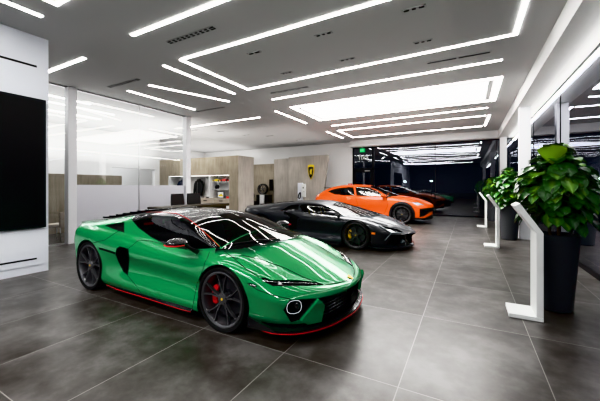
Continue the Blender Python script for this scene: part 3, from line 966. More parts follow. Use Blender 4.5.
    S.cut([(-1.1, -.70), (-1.1, -.60), (-1.75, -.585), (-2.3, -.60), (-3.6, -.62), (-3.6, -.80), (-2.3, -.70)], 'pillar', ['roof'], axis='z', cond=up)
    S.cut([(-1.72, .01), (-1.72, -.63), (-3.6, -.70), (-3.6, .01)], 'engine', ['roof'], axis='z', cond=up)
    # rear face
    S.cut([(.01, .30), (.01, .62), (-.80, .62), (-.80, .30)], 'rear_panel', ['body'], axis='x', cond=lambda c, n: c.x < -3.15 and n.x < -.3)
    S.cut([(.01, .70), (.01, .86), (-.74, .86), (-.74, .70)], 'rear_panel', ['body'], axis='x', cond=lambda c, n: c.x < -3.15 and n.x < -.3)
    S.cut([(.0 - .45, .0), (-.45, .22), (.01, .22), (.01, 0)], 'sill', ['body'], axis='x', cond=lambda c, n: c.x < -3)
    # part gaps before recessing
    gaps = S.edge_chains('door', ['body', 'intake'])
    tree = S.bvh()
    S.freeze()
    S.bm.normal_update()
    def bonnet_line(px): return S.trace(tree, px, .0015)
    lines_gap = [bonnet_line([(222, 249.5), (232, 257), (238, 259), (241, 255), (262, 260), (285, 268), (303, 277), (322, 284.5)]),
                 bonnet_line([(325, 284.5), (338, 283), (350, 279.5)]), bonnet_line([(232, 257), (245, 268), (259, 277.5)]),
                 bonnet_line([(247, 283.2), (258, 290), (272, 295), (290, 299)]), bonnet_line([(92, 243), (105, 240), (120, 230)])]
    hl = bonnet_line([(262, 281), (280, 282.5), (305, 283.2), (318, 284.2)])
    ring = []
    for i in range(13):
        a = 2 * PI * i / 12; ca, sa = math.cos(a), math.sin(a)
        ring.append((295.7 + 7.4 * math.copysign(abs(ca) ** .8, ca), 308.3 + 6.6 * math.copysign(abs(sa) ** .8, sa) - 1.2 * ca))
    ring = S.trace(tree, ring, .004, step=1.2)
    mark = bonnet_line([(249, 284.6), (256, 286.3)])
    redroof = S.trace(tree, [(142, 213.0), (150, 212.4), (165, 212.3), (176, 213.6), (183, 216.3), (191, 221), (200, 228.3), (210, 237.5), (219.5, 246.8)], .004)
    lens_c = ring
    for r, v in (('headlamp', (-.03, .008, -.02)), ('lamp_bay', (-.07, .05, 0)), ('grille', (-.14, 0, 0)), ('intake', (.0, .14, 0)), ('scoop', (0, .06, 0)), ('marker', (-.005, .012, 0)), ('fin', (.03, -.022, 0)), ('rear_panel', (.03, 0, 0))):
        S.recess(r, v)
    S.bm.normal_update()
    P = MC['green']
    S.part('body', 'body_shell', P, car)
    S.part(['cabin', 'pillar'], 'roof_pillar', P, car, 'pair')
    S.part('roof', 'roof', MC['carbon'], car)
    S.part('windscreen', 'windscreen', MC['screen'], car)
    S.part('engine', 'engine_cover', MC['trim'], car)
    S.part('window', 'side_window', MC['glass'], car, 'pair')
    S.part('door', 'door', P, car, 'pair')
    S.part('headlamp', 'headlamp', MC['lens'], car, 'pair', flat=True)
    S.part('lamp_bay', 'lamp_bay', MC['void'], car, 'pair', flat=True)
    S.part('grille', 'front_grille', MC['mesh'], car, flat=True)
    S.part(['intake', 'scoop'], 'side_intake', MC['void'], car, 'pair', flat=True)
    S.part('fin', 'bumper_fin', P, car, 'pair', flat=True)
    S.part('marker', 'side_marker', MC['void'], car, 'pair', flat=True)
    S.part(['rear_panel', 'sill'], 'rear_panel', MC['mesh'], car, flat=True)
    seams(car, lines_gap, gaps, .0035)
    tubes('headlamp_strip', [hl], .005, MC['chrome'], car, pair=True)
    tubes('daytime_ring', [[p + Vector((-.03, .02, 0)) for p in ring]], .0034, MC['drl'], car, pair=True, label='glowing white hexagonal ring lamp')
    tubes('marker_strip', [mark], .008, MC['chrome'], car, pair=True)
    tubes('red_pinstripe', [redroof], .003, MC['redline'], car, mirror=False, label='thin red line along the roof edge')
    # lamp core, grille bars
    c = sum(ring, Vector()) / len(ring)
    mirror_pair('lamp_core', lambda bm, s: lathe(bm, [(.001, 0), (.045, .004), (.05, .02)], 16, 'y', cen=(c.x - .05, (c.y + .05) * -s, c.z)), MC['lens'], car, smooth=True)
    bm = bmesh.new()
    for z in (.13, .165, .20, .235, .27, .305, .34): tube(bm, [(.86, -.60, z), (.97, -.36, z), (1.02, 0, z), (.97, .36, z), (.86, .60, z)], .0055, 5)
    for y in [i * .06 for i in range(-8, 9)]: tube(bm, [(1.0 - .42 * y * y, y, .11), (1.02 - .42 * y * y, y, .36)], .004, 4)
    obj('grille_mesh', bm, MC['rim'], car)
    # splitter
    out_ = [(.44, .90), (.60, .915), (.78, .85), (.96, .66), (1.08, .36), (1.13, 0)]
    L = cr_pts([(x, -y, 0) for x, y in out_], 6); L = L + [Vector((p.x, -p.y, 0)) for p in L[-2::-1]]
    bm = bmesh.new(); n = len(L); cols = []
    for p in L:
        q = Vector((p.x - .16, p.y * .86, 0))
        cols.append([bm.verts.new((p.x, p.y, .120)), bm.verts.new((p.x, p.y, .150)), bm.verts.new((q.x, q.y, .18)), bm.verts.new((q.x, q.y, .120))])
    for i in range(n - 1):
        for k in range(4): bm.faces.new((cols[i][k], cols[i + 1][k], cols[i + 1][(k + 1) % 4], cols[i][(k + 1) % 4]))
    bmesh.ops.recalc_face_normals(bm, faces=bm.faces[:])
    obj('front_splitter', bm, MC['carbon'], car, angle=30)
    tubes('splitter_red_line', [[(p.x + .003, p.y * 1.003, .126) for p in L]], .0036, MC['redline'], car, mirror=False, label='red line on the front splitter')
    def winglet(bm, s):
        prism(bm, [(.36, .13), (.70, .13), (.62, .17), (.50, .215), (.36, .245)], lambda a, b: (a, s * (.95 - .25 * max(0, a - .5)), b), lambda a, b: (a, s * (.925 - .25 * max(0, a - .5)), b))
    mirror_pair('splitter_winglet', winglet, MC['carbon'], car)
    # side skirts with red line
    def skirt(bm, s):
        a = [(-2.22, .955), (-1.9, .985), (-1.2, .985), (-.6, .995), (-.42, .985)]
        cols = [[bm.verts.new((x, s * (y - .10), .115)), bm.verts.new((x, s * y, .12)), bm.verts.new((x, s * y, .138)), bm.verts.new((x, s * (y - .04), .165))] for x, y in a]
        for i in range(len(a) - 1):
            for k in range(4): bm.faces.new((cols[i][k], cols[i + 1][k], cols[i + 1][(k + 1) % 4], cols[i][(k + 1) % 4]))
        bm.faces.new(cols[0]); bm.faces.new(cols[-1][::-1])
    mirror_pair('side_skirt', skirt, MC['carbon'], car, angle=30)
    tubes('skirt_red_line', [[(-2.22, -.958, .138), (-1.9, -.988, .138), (-1.2, -.988, .138), (-.6, -.998, .138), (-.42, -.988, .138)]], .0032, MC['redline'], car, pair=True, label='red line along the side skirt')
    # mirrors
    def mir(bm, s):
        cx, cy, cz = -.56, -1.055, .895
        pts = []
        for i in range(9):
            u = i / 8; r = math.sin(PI * (.08 + .86 * u)) ** .7
            pts.append(((cx - .115 + .23 * u), r))
        rings = []
        for x, r in pts:
            rings.append([bm.verts.new((x, s * -1 * (cy + .125 * r * math.cos(a) * 1.0 + .06 * (x - cx)), cz + .06 * r * (math.sin(a) if math.sin(a) > 0 else .75 * math.sin(a)))) for a in [2 * PI * k / 16 for k in range(16)]])
        for a, b in zip(rings[:-1], rings[1:]):
            for k in range(16): bm.faces.new((a[k], a[(k + 1) % 16], b[(k + 1) % 16], b[k]))
        bm.faces.new(rings[0]); bm.faces.new(rings[-1][::-1])
    ms = mirror_pair('door_mirror', mir, MC['carbon'], car, smooth=True)
    for s, m_ in zip((-1, 1), ms):
        bm = bmesh.new(); tube(bm, [(-.50, s * 1.0, .875), (-.46, s * .95, .83), (-.42, s * .88, .78)], [.022, .02, .03], 8); obj('mirror_arm', bm, MC['trim'], m_, smooth=True)
        bm = bmesh.new(); tube(bm, [(-.672, s * 1.09, .880), (-.65, s * 1.155, .880), (-.56, s * 1.182, .882), (-.465, s * 1.15, .883), (-.442, s * 1.05, .883)], .007, 6); o = obj('mirror_red_line', bm, MC['redline'], m_, smooth=True); o['label'] = 'red line around the mirror cap'
    # badge on the nose
    bm = bmesh.new(); b0 = Vector((1.065, 0, .492))
    prism(bm, [(-.022, .03), (.022, .03), (.024, 0), (0, -.04), (-.024, 0)], lambda a, b: (b0.x - b * .85, a, b0.z + b * .45 + .003), lambda a, b: (b0.x - b * .85 + .004, a, b0.z + b * .45 + .010))
    obj('nose_badge', bm, MC['gold'], car)
    # wiper
    bm = bmesh.new(); tube(bm, [(.17, -.10, .87), (.06, -.40, .885), (-.10, -.66, .87)], .008, 5); obj('wiper', bm, MC['trim'], car)
    # engine louvres
    bm = bmesh.new()
    for i in range(7):
        x = -1.95 - i * .2; z = zr(x)
        box(bm, x - .07, x + .03, -.5, .5, z - .01, z + .014)
    obj('engine_louvre', bm, MC['carbon'], car)
    # rear lamps
    mirror_pair('tail_lamp', lambda bm, s: box(bm, -3.50, -3.46, min(s * .42, s * .72), max(s * .42, s * .72), .76, .80), MC['tail'], car)
    # cabin
    bm = bmesh.new(); box(bm, -1.9, .0, -.78, .78, .14, .2); box(bm, -1.95, -1.75, -.74, .74, .2, .95)
    obj('cabin_tub', bm, MC['leather'], car)
    bm = bmesh.new(); box(bm, -.45, -.02, -.70, .70, .55, .78, bev=.05); box(bm, -1.3, -.3, -.12, .12, .2, .50, bev=.03); obj('dashboard', bm, MC['leather'], car, angle=40)
    for s in (-1, 1):
        bm = bmesh.new(); seat_bm(bm, -1.22, s * .38, .2); obj('seat', bm, MC['leather'], car, smooth=True)
    bm = bmesh.new(); ring = [(-.56 + .05 * math.sin(a), .38 + .17 * math.cos(a), .80 + .16 * math.sin(a)) for a in [2 * PI * k / 24 for k in range(24)]]
    tube(bm, ring, .014, 8, closed=True); tube(bm, [(-.56, .22, .80), (-.56, .54, .80)], .014, 6); tube(bm, [(-.56, .38, .80), (-.40, .38, .74)], .03, 8); obj('steering_wheel', bm, MC['leather'], car, smooth=True)
    # underside
    bm = bmesh.new(); box(bm, -3.3, .85, -.70, .70, .11, .17); obj('underbody', bm, MC['void'], car)
    arch_lips(S, car, MC['trim']); arch_liner(car, 0, .40, .343, .76, .60, MC['void']); arch_liner(car, -2.658, .42, .362, .84, .58, MC['void'])
    put_wheels(car, 'green', (0, -2.658), (.338, .357), (.288, .304), (.25, .32), (.955, .985), 5, (MC['rim'], MC['tyre'], MC['disc'], (MC['red'], MC['trim']), MC['gold']), 'red brake caliper')
    return car
green_car()
# ---------------------------------------------------------------- shared car bits
def edge_table(L):
    xs = [p.x for p in L]
    def f(x):
        i = min(max(bisect.bisect_right(xs, x) - 1, 0), len(xs) - 2); u = (x - xs[i]) / max(1e-6, xs[i + 1] - xs[i]); u = min(max(u, 0), 1)
        p = L[i].lerp(L[i + 1], u); return (-p.y, p.z)
    return f
def arch_poly(x, z, r, a0=-.3, n=26, low=0.):
    return [(x + r * math.cos(a0 + (PI - 2 * a0) * i / n), z + r * math.sin(a0 + (PI - 2 * a0) * i / n)) for i in range(n + 1)] + [(x - r * .97, low), (x + r * .97, low)]

def base_shell(S, X, rows, su, hood, bumps, rail, basepts, roofc, nvh=22, nvr=16, hood_from=-.5, cab=(-3.3, -.25), pw=2.0, hood_pw=2.0, bulge=.02, crease=(3,)):
    """lower body from rows, bonnet, roof skin and cabin sides."""
    R = [[(X[i] + (r[2][i] if len(r) > 2 else 0), r[0][i], r[1][i]) for i in range(len(X))] for r in rows]
    dense = S.side(R, 'body', su=su, sv=5, crease=crease)
    top = dense[-1]
    zc = curve_fn(hood)
    S.top(edge_table(top), zc, 'body', [p.x for p in top if p.x > hood_from], nv=nvh, pw=hood_pw, bump=bumps)
    rd = cr_pts([(x, -y, z) for x, y, z in rail], 8)
    bx, by, bz, cx, cz = basepts      # corner x, y, z and centre x, z of the windscreen foot
    base = []
    for i in range(1, 15):
        u = i / 14; base.append(Vector((bx + (cx - bx) * math.sin(u * PI / 2) ** .95, -by * math.cos(u * PI / 2), bz + (cz - bz) * u)))
    outline = rd + base
    S.top(edge_table(outline), curve_fn(roofc), 'roof', [p.x for p in outline], nv=nvr, pw=pw)
    bs = [p for p in top if cab[0] < p.x < cab[1]]; rl = edge_table(rd); k = len(bs); G = []
    xr0, xr1 = rail[0][0] + .06, rail[-1][0]
    for i, b in enumerate(bs):
        xr = xr0 + (xr1 - xr0) * i / (k - 1); y, z = rl(xr)
        G.append(cr_pts([b, ((b.x + xr) / 2, (b.y - y) / 2 - bulge, (b.z + z) / 2 + .004), (xr, -y, z)], 5))
    S.add_grid(G, 'cabin')
    S.finish()
    bid = S.rid('body')
    S.drop(lambda c, f: f[S.lay] == bid and f.normal.z > .5 and abs(c.y) < by - .015 and -1 < c.x < cx + (bx - cx) * (abs(c.y) / by) ** 2 - .12)
    return top, rd, zc

def mirror_housing(car, mat, x, y, z, sx=.115, sy=.12, sz=.06, armmat=None, foot=(-.14, .12, -.1)):
    def mir(bm, s):
        rings = []
        for i in range(9):
            u = i / 8; r = math.sin(PI * (.08 + .86 * u)) ** .7; px = x - sx + 2 * sx * u
            rings.append([bm.verts.new((px, s * (y - sy * r * math.cos(a) - .06 * (px - x)), z + sz * r * (math.sin(a) if math.sin(a) > 0 else .75 * math.sin(a)))) for a in [2 * PI * k / 14 for k in range(14)]])
        for a, b in zip(rings[:-1], rings[1:]):
            for k in range(14): bm.faces.new((a[k], a[(k + 1) % 14], b[(k + 1) % 14], b[k]))
        bm.faces.new(rings[0]); bm.faces.new(rings[-1][::-1])
    ms = mirror_pair('door_mirror', mir, mat, car, smooth=True)
    for s, m_ in zip((-1, 1), ms):
        bm = bmesh.new(); tube(bm, [(x + .04, s * (y - .06), z - .03), (x + .1, s * (y - .12), z + foot[2] * .6), (x - foot[0], s * (y - foot[1] - .08), z + foot[2])], [.022, .022, .03], 8)
        obj('mirror_arm', bm, armmat or MC['trim'], m_, smooth=True)
    return ms

def cabin_fit(car, x0, x1, w, zf, seats, seat_y, zs, dash, mat, wheel_at, accent=None):
    bm = bmesh.new(); box(bm, x0, x1, -w, w, zf, zf + .06); box(bm, x0 - .1, x0 + .05, -w + .04, w - .04, zf, zs + .6); obj('cabin_tub', bm, MC['leather'], car)
    bm = bmesh.new(); box(bm, dash[0], dash[1], -w + .08, w - .08, dash[2], dash[3], bev=.05); obj('dashboard', bm, MC['leather'], car, angle=40)
    for sx in seats:
        for s in (-1, 1):
            bm = bmesh.new(); seat_bm(bm, sx, s * seat_y, zs); o = obj('seat', bm, mat, car, smooth=True)
            if accent:
                bm = bmesh.new(); tube(bm, [(sx - .06, s * seat_y - .15, zs + .2), (sx - .17, s * seat_y - .15, zs + .52), (sx - .24, s * seat_y - .10, zs + .7)], .022, 6); tube(bm, [(sx - .06, s * seat_y + .15, zs + .2), (sx - .17, s * seat_y + .15, zs + .52), (sx - .24, s * seat_y + .10, zs + .7)], .022, 6)
                a = obj('seat_bolster', bm, accent, o, smooth=True); a['label'] = 'yellow seat bolster'
    bm = bmesh.new(); wx, wy, wz = wheel_at
    tube(bm, [(wx + .05 * math.sin(a), wy + .17 * math.cos(a), wz + .16 * math.sin(a)) for a in [2 * PI * k / 24 for k in range(24)]], .014, 8, closed=True)
    tube(bm, [(wx, wy - .16, wz), (wx, wy + .16, wz)], .014, 6); tube(bm, [(wx, wy, wz), (wx + .16, wy, wz - .06)], .03, 8); obj('steering_wheel', bm, MC['leather'], car, smooth=True)

# ---------------------------------------------------------------- graphite sports car
def graphite_car():
    car = empty('sports_car', (-2.36, 8.02, 0), label='dark grey wedge shaped sports car with yellow brake calipers, parked in the middle', cat='car')
    car.scale = (.985,) * 3
    S = CarShell(car.location, 0, .985)
    X = [-3.74, -3.70, -3.52, -3.2, -2.78, -2.40, -2.0, -1.5, -1.0, -.55, -.25, 0, .3, .60, .88, 1.12, 1.25]
    d = [0] * 13 + [-.01, -.03, -.06, -.10]
    rows = [
        ([0, .45, .78, .92, .95, .95, .95, .95, .95, .95, .94, .92, .88, .84, .70, .42, 0], [.24, .24, .2, .15, .12, .1, .09, .085, .085, .085, .085, .085, .09, .09, .09, .09, .09], d),
        ([0, .46, .80, .96, 1.0, 1.0, .995, .985, .98, .975, .965, .95, .92, .88, .74, .45, 0], [.34, .34, .32, .28, .25, .21, .18, .165, .165, .165, .165, .17, .17, .17, .17, .17, .17], d),
        ([0, .46, .81, .98, 1.015, 1.0, .97, .93, .915, .925, .95, .965, .94, .90, .76, .46, 0], [.5, .5, .5, .48, .46, .44, .42, .38, .36, .35, .35, .36, .34, .31, .29, .27, .26], d),
        ([0, .46, .82, .99, 1.015, 1.005, .985, .965, .955, .955, .965, .975, .955, .91, .77, .47, 0], [.66, .66, .66, .67, .68, .68, .67, .65, .62, .575, .54, .53, .49, .44, .405, .385, .37]),
        ([0, .46, .80, .97, .99, .975, .95, .93, .925, .925, .945, .955, .935, .86, .70, .40, 0], [.80, .80, .80, .81, .82, .81, .79, .76, .73, .71, .695, .685, .62, .535, .47, .42, .40], [0] * 13 + [-.01, -.02, -.03, -.02]),
        ([0, .44, .74, .88, .88, .86, .84, .82, .81, .80, .80, .80, .76, .66, .50, .28, 0], [.90, .90, .91, .91, .905, .89, .87, .84, .81, .785, .765, .75, .69, .60, .525, .455, .42], [.02, .02, .03] + [0] * 11 + [-.03, -.05, -.04])]
    def bump(x, f):
        k = max(0, min(1, (1.18 - x) / .5)); return k * (.03 * math.exp(-((f - .88) / .1) ** 2) - .03 * math.exp(-((f - .62) / .13) ** 2) + .006 * math.exp(-((f - .35) / .05) ** 2))
    rail = [(-3.6, .70, .93), (-3.2, .72, .955), (-2.75, .70, 1.0), (-2.3, .66, 1.05), (-1.9, .63, 1.085), (-1.5, .61, 1.095), (-1.15, .62, 1.075), (-.9, .66, 1.02), (-.65, .71, .935), (-.36, .775, .80)]
    top, rd, zc = base_shell(S, X, rows, 7, [(-.5, .86), (.37, .775), (.6, .715), (.85, .62), (1.06, .50), (1.20, .42)], bump, rail, (-.36, .775, .80, .37, .79),
        [(-3.6, .95), (-3.2, .99), (-2.7, 1.045), (-2.2, 1.10), (-1.7, 1.14), (-1.3, 1.15), (-.95, 1.125), (-.6, 1.055), (-.2, .95), (.1, .87), (.37, .79)], cab=(-3.35, -.4))
    up = lambda c, n: n.z > .2
    out = lambda c, n: n.y < -.15
    side = lambda c, n: c.y < -.5 and abs(n.y) > .2
    S.cut(arch_poly(0, .350, .376), 'arch', ['body'], axis='y', cond=side)
    S.cut(arch_poly(-2.779, .365, .392), 'arch', ['body'], axis='y', cond=side)
    S.cut([(299.5, 206.5), (301.5, 204.4), (306, 204.0), (318, 204.6), (330, 206.5), (337, 209.6), (346.5, 215.4), (334, 218), (326, 217.3), (313.3, 215.5), (302.7, 212)], 'window', ['cabin', 'roof', 'body'])
    S.cut([(281, 210.6), (290, 205.6), (298.6, 204.6), (298.2, 210.2), (292, 209.5)], 'scoop', ['cabin', 'body', 'roof'])
    S.cut([(283, 211.4), (292, 213.6), (300, 217.4), (297, 219), (296.4, 229), (290, 231), (288, 222), (290, 217), (284, 213.4)], 'scoop', ['body', 'cabin'], cond=out)
    S.cut([(300, 218), (312, 217.2), (333, 219.5), (343, 219), (342, 226), (331, 236.8), (328, 243), (305, 238), (296.5, 229)], 'door', ['body'], cond=lambda c, n: -1.9 < c.x < -.3)
    S.cut([(379.5, 224.8), (388, 227.2), (397, 229), (404, 232.3), (391.4, 232.6)], 'headlamp', ['body'])
    S.cut([(391.6, 234.9), (403.5, 234.2), (405.5, 242), (399, 245.8), (386.5, 244.8)], 'lamp_bay', ['body'])
    S.cut([(405.5, 233.8), (416, 233), (417, 241.5), (409, 243.4), (407, 240)], 'grille', ['body'], cond=lambda c, n: c.x > .6)
    S.cut([(-.80, .01), (.6, .01), (.6, -.9), (-.80, -.9)], 'windscreen', ['roof'], axis='z', cond=up)
    S.cut([(-.35, .01), (-.35, -.80), (-.70, -.72), (-1.1, -.66), (-1.1, -.60), (-.7, -.655), (-.36, -.745)], 'pillar', ['roof', 'windscreen', 'cabin'], axis='z', cond=up)
    S.cut([(-1.95, .01), (-1.95, -.50), (-3.5, -.64), (-3.5, .01)], 'engine', ['roof'], axis='z', cond=up)
    S.cut([(.01, .28), (.01, .60), (-.78, .60), (-.78, .28)], 'rear_panel', ['body'], axis='x', cond=lambda c, n: c.x < -3.3 and n.x < -.3)
    gaps = S.edge_chains('door', ['body', 'scoop', 'cabin']); tree = S.bvh(); S.freeze()
    blade = S.trace(tree, [(378.6, 225.6), (384, 228.6), (391.3, 232.9), (402.5, 233.2)], .008)
    blade2 = S.trace(tree, [(391.3, 232.9), (388, 236.6), (384.8, 240.2)], .008)
    hoodl = S.trace(tree, [(352, 215.5), (362, 217), (372, 221), (380, 224.8)], .002)
    amber = S.trace(tree, [(371.6, 233.2), (375.2, 233.6)], .004, step=1.2)
    for r, v in (('headlamp', (-.03, .01, -.02)), ('lamp_bay', (-.10, .05, 0)), ('grille', (-.12, 0, 0)), ('scoop', (0, .07, 0)), ('rear_panel', (.03, 0, 0))): S.recess(r, v)
    S.bm.normal_update(); P = MC['graphite']
    S.part('body', 'body_shell', P, car); S.part(['roof'], 'roof', P, car); S.part(['cabin', 'pillar'], 'roof_pillar', P, car, 'pair')
    S.part('windscreen', 'windscreen', MC['screen'], car); S.part('engine', 'engine_cover', MC['trim'], car)
    S.part('window', 'side_window', MC['glass'], car, 'pair'); S.part('door', 'door', P, car, 'pair')
    S.part('headlamp', 'headlamp', MC['lens'], car, 'pair', flat=True); S.part('lamp_bay', 'front_intake', MC['void'], car, 'pair', flat=True)
    S.part('grille', 'front_grille', MC['mesh'], car, flat=True); S.part('scoop', 'side_intake', MC['void'], car, 'pair', flat=True); S.part('rear_panel', 'rear_panel', MC['mesh'], car, flat=True)
    seams(car, [hoodl], gaps, .0045)
    tubes('lamp_blade', [blade, blade2], .013, MC['blade'], car, pair=True, label='pale grey Y-shaped lamp blade')
    tubes('side_marker', [amber], .024, MC['amber'], car, pair=True, label='amber side marker')
    # splitter
    L = cr_pts([(x, -y, 0) for x, y in [(.42, .92), (.62, .93), (.84, .84), (1.03, .60), (1.16, .30), (1.20, 0)]], 5); L = L + [Vector((p.x, -p.y, 0)) for p in L[-2::-1]]
    bm = bmesh.new(); cols = []
    for p in L:
        q = Vector((p.x - .16, p.y * .86, 0))
        cols.append([bm.verts.new((p.x, p.y, .07)), bm.verts.new((p.x, p.y, .098)), bm.verts.new((q.x, q.y, .125)), bm.verts.new((q.x, q.y, .07))])
    for i in range(len(L) - 1):
        for k in range(4): bm.faces.new((cols[i][k], cols[i + 1][k], cols[i + 1][(k + 1) % 4], cols[i][(k + 1) % 4]))
    bmesh.ops.recalc_face_normals(bm, faces=bm.faces[:]); obj('front_splitter', bm, P, car, angle=30)
    def fin(bm, s): prism(bm, [(.95, .10), (1.09, .10), (1.07, .22), (1.02, .26)], lambda a, b: (a, s * (.40 + .9 * (1.09 - a)), b), lambda a, b: (a - .03, s * (.36 + .9 * (1.09 - a)), b))
    mirror_pair('bumper_fin', fin, MC['blade'], car, label='pale grey vertical bumper fin')
    def skirt(bm, s):
        a = [(-2.35, .965), (-2.0, 1.0), (-1.2, .995), (-.6, .995), (-.42, .985)]
        cols = [[bm.verts.new((x, s * (y - .10), .06)), bm.verts.new((x, s * y, .06)), bm.verts.new((x, s * y, .085)), bm.verts.new((x, s * (y - .05), .12))] for x, y in a]
        for i in range(len(a) - 1):
            for k in range(4): bm.faces.new((cols[i][k], cols[i + 1][k], cols[i + 1][(k + 1) % 4], cols[i][(k + 1) % 4]))
        bm.faces.new(cols[0]); bm.faces.new(cols[-1][::-1])
    mirror_pair('side_skirt', skirt, MC['carbon'], car, angle=30)
    mirror_housing(car, P, -.60, 1.06, .865, .12, .125, .06)
    mirror_pair('tail_lamp', lambda bm, s: box(bm, -3.70, -3.64, min(s * .35, s * .7), max(s * .35, s * .7), .72, .76), MC['tail'], car)
    bm = bmesh.new()
    for i in range(6): x = -2.1 - i * .22; box(bm, x - .09, x + .03, -.4, .4, 1.10 - .1 * (-2.1 - x), 1.13 - .1 * (-2.1 - x) - .02)
    obj('engine_louvre', bm, MC['carbon'], car)
    cabin_fit(car, -1.95, .05, .76, .14, [-1.28], .38, .19, (-.48, .05, .52, .74), MC['leather'], (-.6, .38, .79), MC['tan'])
    bm = bmesh.new(); box(bm, -3.4, .85, -.70, .70, .08, .14); obj('underbody', bm, MC['void'], car)
    arch_lips(S, car, MC['trim']); arch_liner(car, 0, .41, .345, .76, .60, MC['void']); arch_liner(car, -2.779, .43, .365, .84, .58, MC['void'])
    put_wheels(car, 'graphite', (0, -2.779), (.352, .37), (.298, .312), (.26, .34), (.975, 1.0), 5, (MC['rim_black'], MC['tyre'], MC['disc'], MC['yellow'], MC['gold']), 'yellow brake caliper', twin=False)
MC['blade'] = M('pale_grey_blade', (.30, .34, .36), .3, .3)
MC['rim_black'] = M('black_alloy', (.11, .11, .112), .32, .6, coat=.5)
graphite_car()

# ---------------------------------------------------------------- orange SUV
def orange_suv():
    car = empty('sport_utility_car', (-2.35, 13.83, 0), label='bright orange coupe style utility car parked beyond the two low cars', cat='car')
    S = CarShell(car.location)
    X = [-4.08, -4.05, -3.92, -3.55, -3.0, -2.5, -2.0, -1.5, -1.0, -.62, -.3, 0, .35, .62, .85, 1.02, 1.10]
    d = [0] * 14 + [-.01, -.03, -.04]
    rows = [
        ([0, .5, .82, .92, .94, .94, .94, .94, .94, .94, .94, .93, .90, .86, .74, .45, 0], [.34, .34, .32, .26, .22, .2, .19, .19, .19, .19, .19, .19, .20, .20, .20, .20, .20], d),
        ([0, .5, .85, .96, .99, .985, .98, .975, .975, .975, .975, .975, .95, .91, .78, .48, 0], [.5, .5, .48, .40, .36, .33, .32, .32, .32, .32, .32, .33, .33, .33, .33, .33, .33], d),
        ([0, .5, .86, .98, 1.005, .985, .955, .945, .945, .955, .975, .985, .965, .93, .80, .50, 0], [.66, .66, .66, .62, .6, .56, .52, .50, .50, .50, .50, .50, .48, .46, .46, .46, .46], d),
        ([0, .5, .86, .985, 1.005, .99, .975, .968, .966, .97, .98, .985, .965, .935, .81, .51, 0], [.84, .84, .84, .82, .80, .76, .73, .72, .72, .72, .71, .70, .68, .65, .63, .62, .61]),
        ([0, .49, .83, .96, .98, .97, .962, .955, .95, .95, .955, .96, .945, .89, .77, .48, 0], [.98, .98, .98, .98, .97, .95, .93, .925, .92, .915, .905, .89, .85, .79, .745, .725, .715], [0] * 13 + [-.01, -.02, -.02, -.01]),
        ([0, .46, .76, .89, .91, .905, .90, .89, .885, .88, .875, .865, .83, .76, .65, .41, 0], [1.05, 1.055, 1.06, 1.08, 1.085, 1.08, 1.075, 1.075, 1.075, 1.07, 1.065, 1.05, .985, .91, .85, .80, .78], [.02, .02, .03] + [0] * 11 + [-.03, -.05, -.04])]
    def bump(x, f):
        k = max(0, min(1, (1.05 - x) / .4)); return k * (.02 * math.exp(-((f - .85) / .1) ** 2) + .02 * (f < .55) * (1 - (f / .55) ** 4))
    rail = [(-3.98, .70, 1.08), (-3.75, .70, 1.20), (-3.45, .68, 1.37), (-3.1, .66, 1.47), (-2.6, .645, 1.535), (-2.1, .64, 1.555), (-1.65, .645, 1.53), (-1.3, .68, 1.44), (-1.0, .73, 1.31), (-.66, .80, 1.10)]
    top, rd, zc = base_shell(S, X, rows, 6, [(-.6, 1.16), (-.2, 1.12), (.2, 1.05), (.6, .95), (.9, .855), (1.06, .79)], bump, rail, (-.66, .80, 1.10, -.22, 1.13),
        [(-3.98, 1.11), (-3.75, 1.25), (-3.45, 1.44), (-3.1, 1.545), (-2.6, 1.605), (-2.1, 1.62), (-1.65, 1.60), (-1.25, 1.51), (-.9, 1.385), (-.5, 1.23), (-.22, 1.13)], cab=(-3.98, -.68), pw=2.4, bulge=.03)
    up = lambda c, n: n.z > .2
    side = lambda c, n: c.y < -.5 and abs(n.y) > .2
    S.cut(arch_poly(0, .392, .42), 'arch', ['body'], axis='y', cond=side)
    S.cut(arch_poly(-3.003, .392, .42), 'arch', ['body'], axis='y', cond=side)
    S.cut(arch_poly(0, .392, .515, a0=-.12, low=.14), 'cladding', ['body'], axis='y', cond=side)
    S.cut(arch_poly(-3.003, .392, .515, a0=-.12, low=.14), 'cladding', ['body'], axis='y', cond=side)
    S.cut([(-3.6, .14), (-3.6, .30), (-2.0, .29), (.9, .27), (.9, .14)], 'cladding', ['body'], axis='y', cond=side)
    S.cut([(327.6, 191.6), (333, 189.3), (341, 187.7), (351, 186.9), (353.2, 187), (354.2, 191), (354.6, 195.4), (345, 195.2), (335, 194.4)], 'rear_window', ['cabin', 'roof', 'body'])
    S.cut([(355.3, 187), (362, 186.4), (368.5, 187), (377, 190.6), (385, 196.4), (370, 196.3), (356.6, 195.8)], 'window', ['cabin', 'roof', 'body'])
    S.cut([(341, 195.3), (354.7, 195.6), (358, 205), (353, 211), (345, 210), (341, 203)], 'rear_door', ['body', 'cabin'], cond=lambda c, n: n.y < -.2)
    S.cut([(354.7, 195.6), (387, 197), (387.5, 206), (383, 217), (353, 214), (353, 211), (358, 205)], 'door', ['body', 'cabin'], cond=lambda c, n: n.y < -.2)
    S.cut([(411.5, 202.5), (417.5, 201.8), (425.4, 205.2), (417.6, 205.4)], 'headlamp', ['body'])
    S.cut([(419.7, 208.7), (426, 208), (434, 207.2), (434, 210.5), (430, 212.2), (423.6, 216.6), (419.4, 217.2)], 'grille', ['body'], cond=lambda c, n: c.x > .3)
    S.cut([(410, 219.6), (424, 218.6), (433, 213.8), (436, 216), (430, 222), (410, 223)], 'lip', ['body'], cond=lambda c, n: c.x > .3)
    S.cut([(-1.42, .01), (0, .01), (0, -.9), (-1.42, -.9)], 'windscreen', ['roof'], axis='z', cond=up)
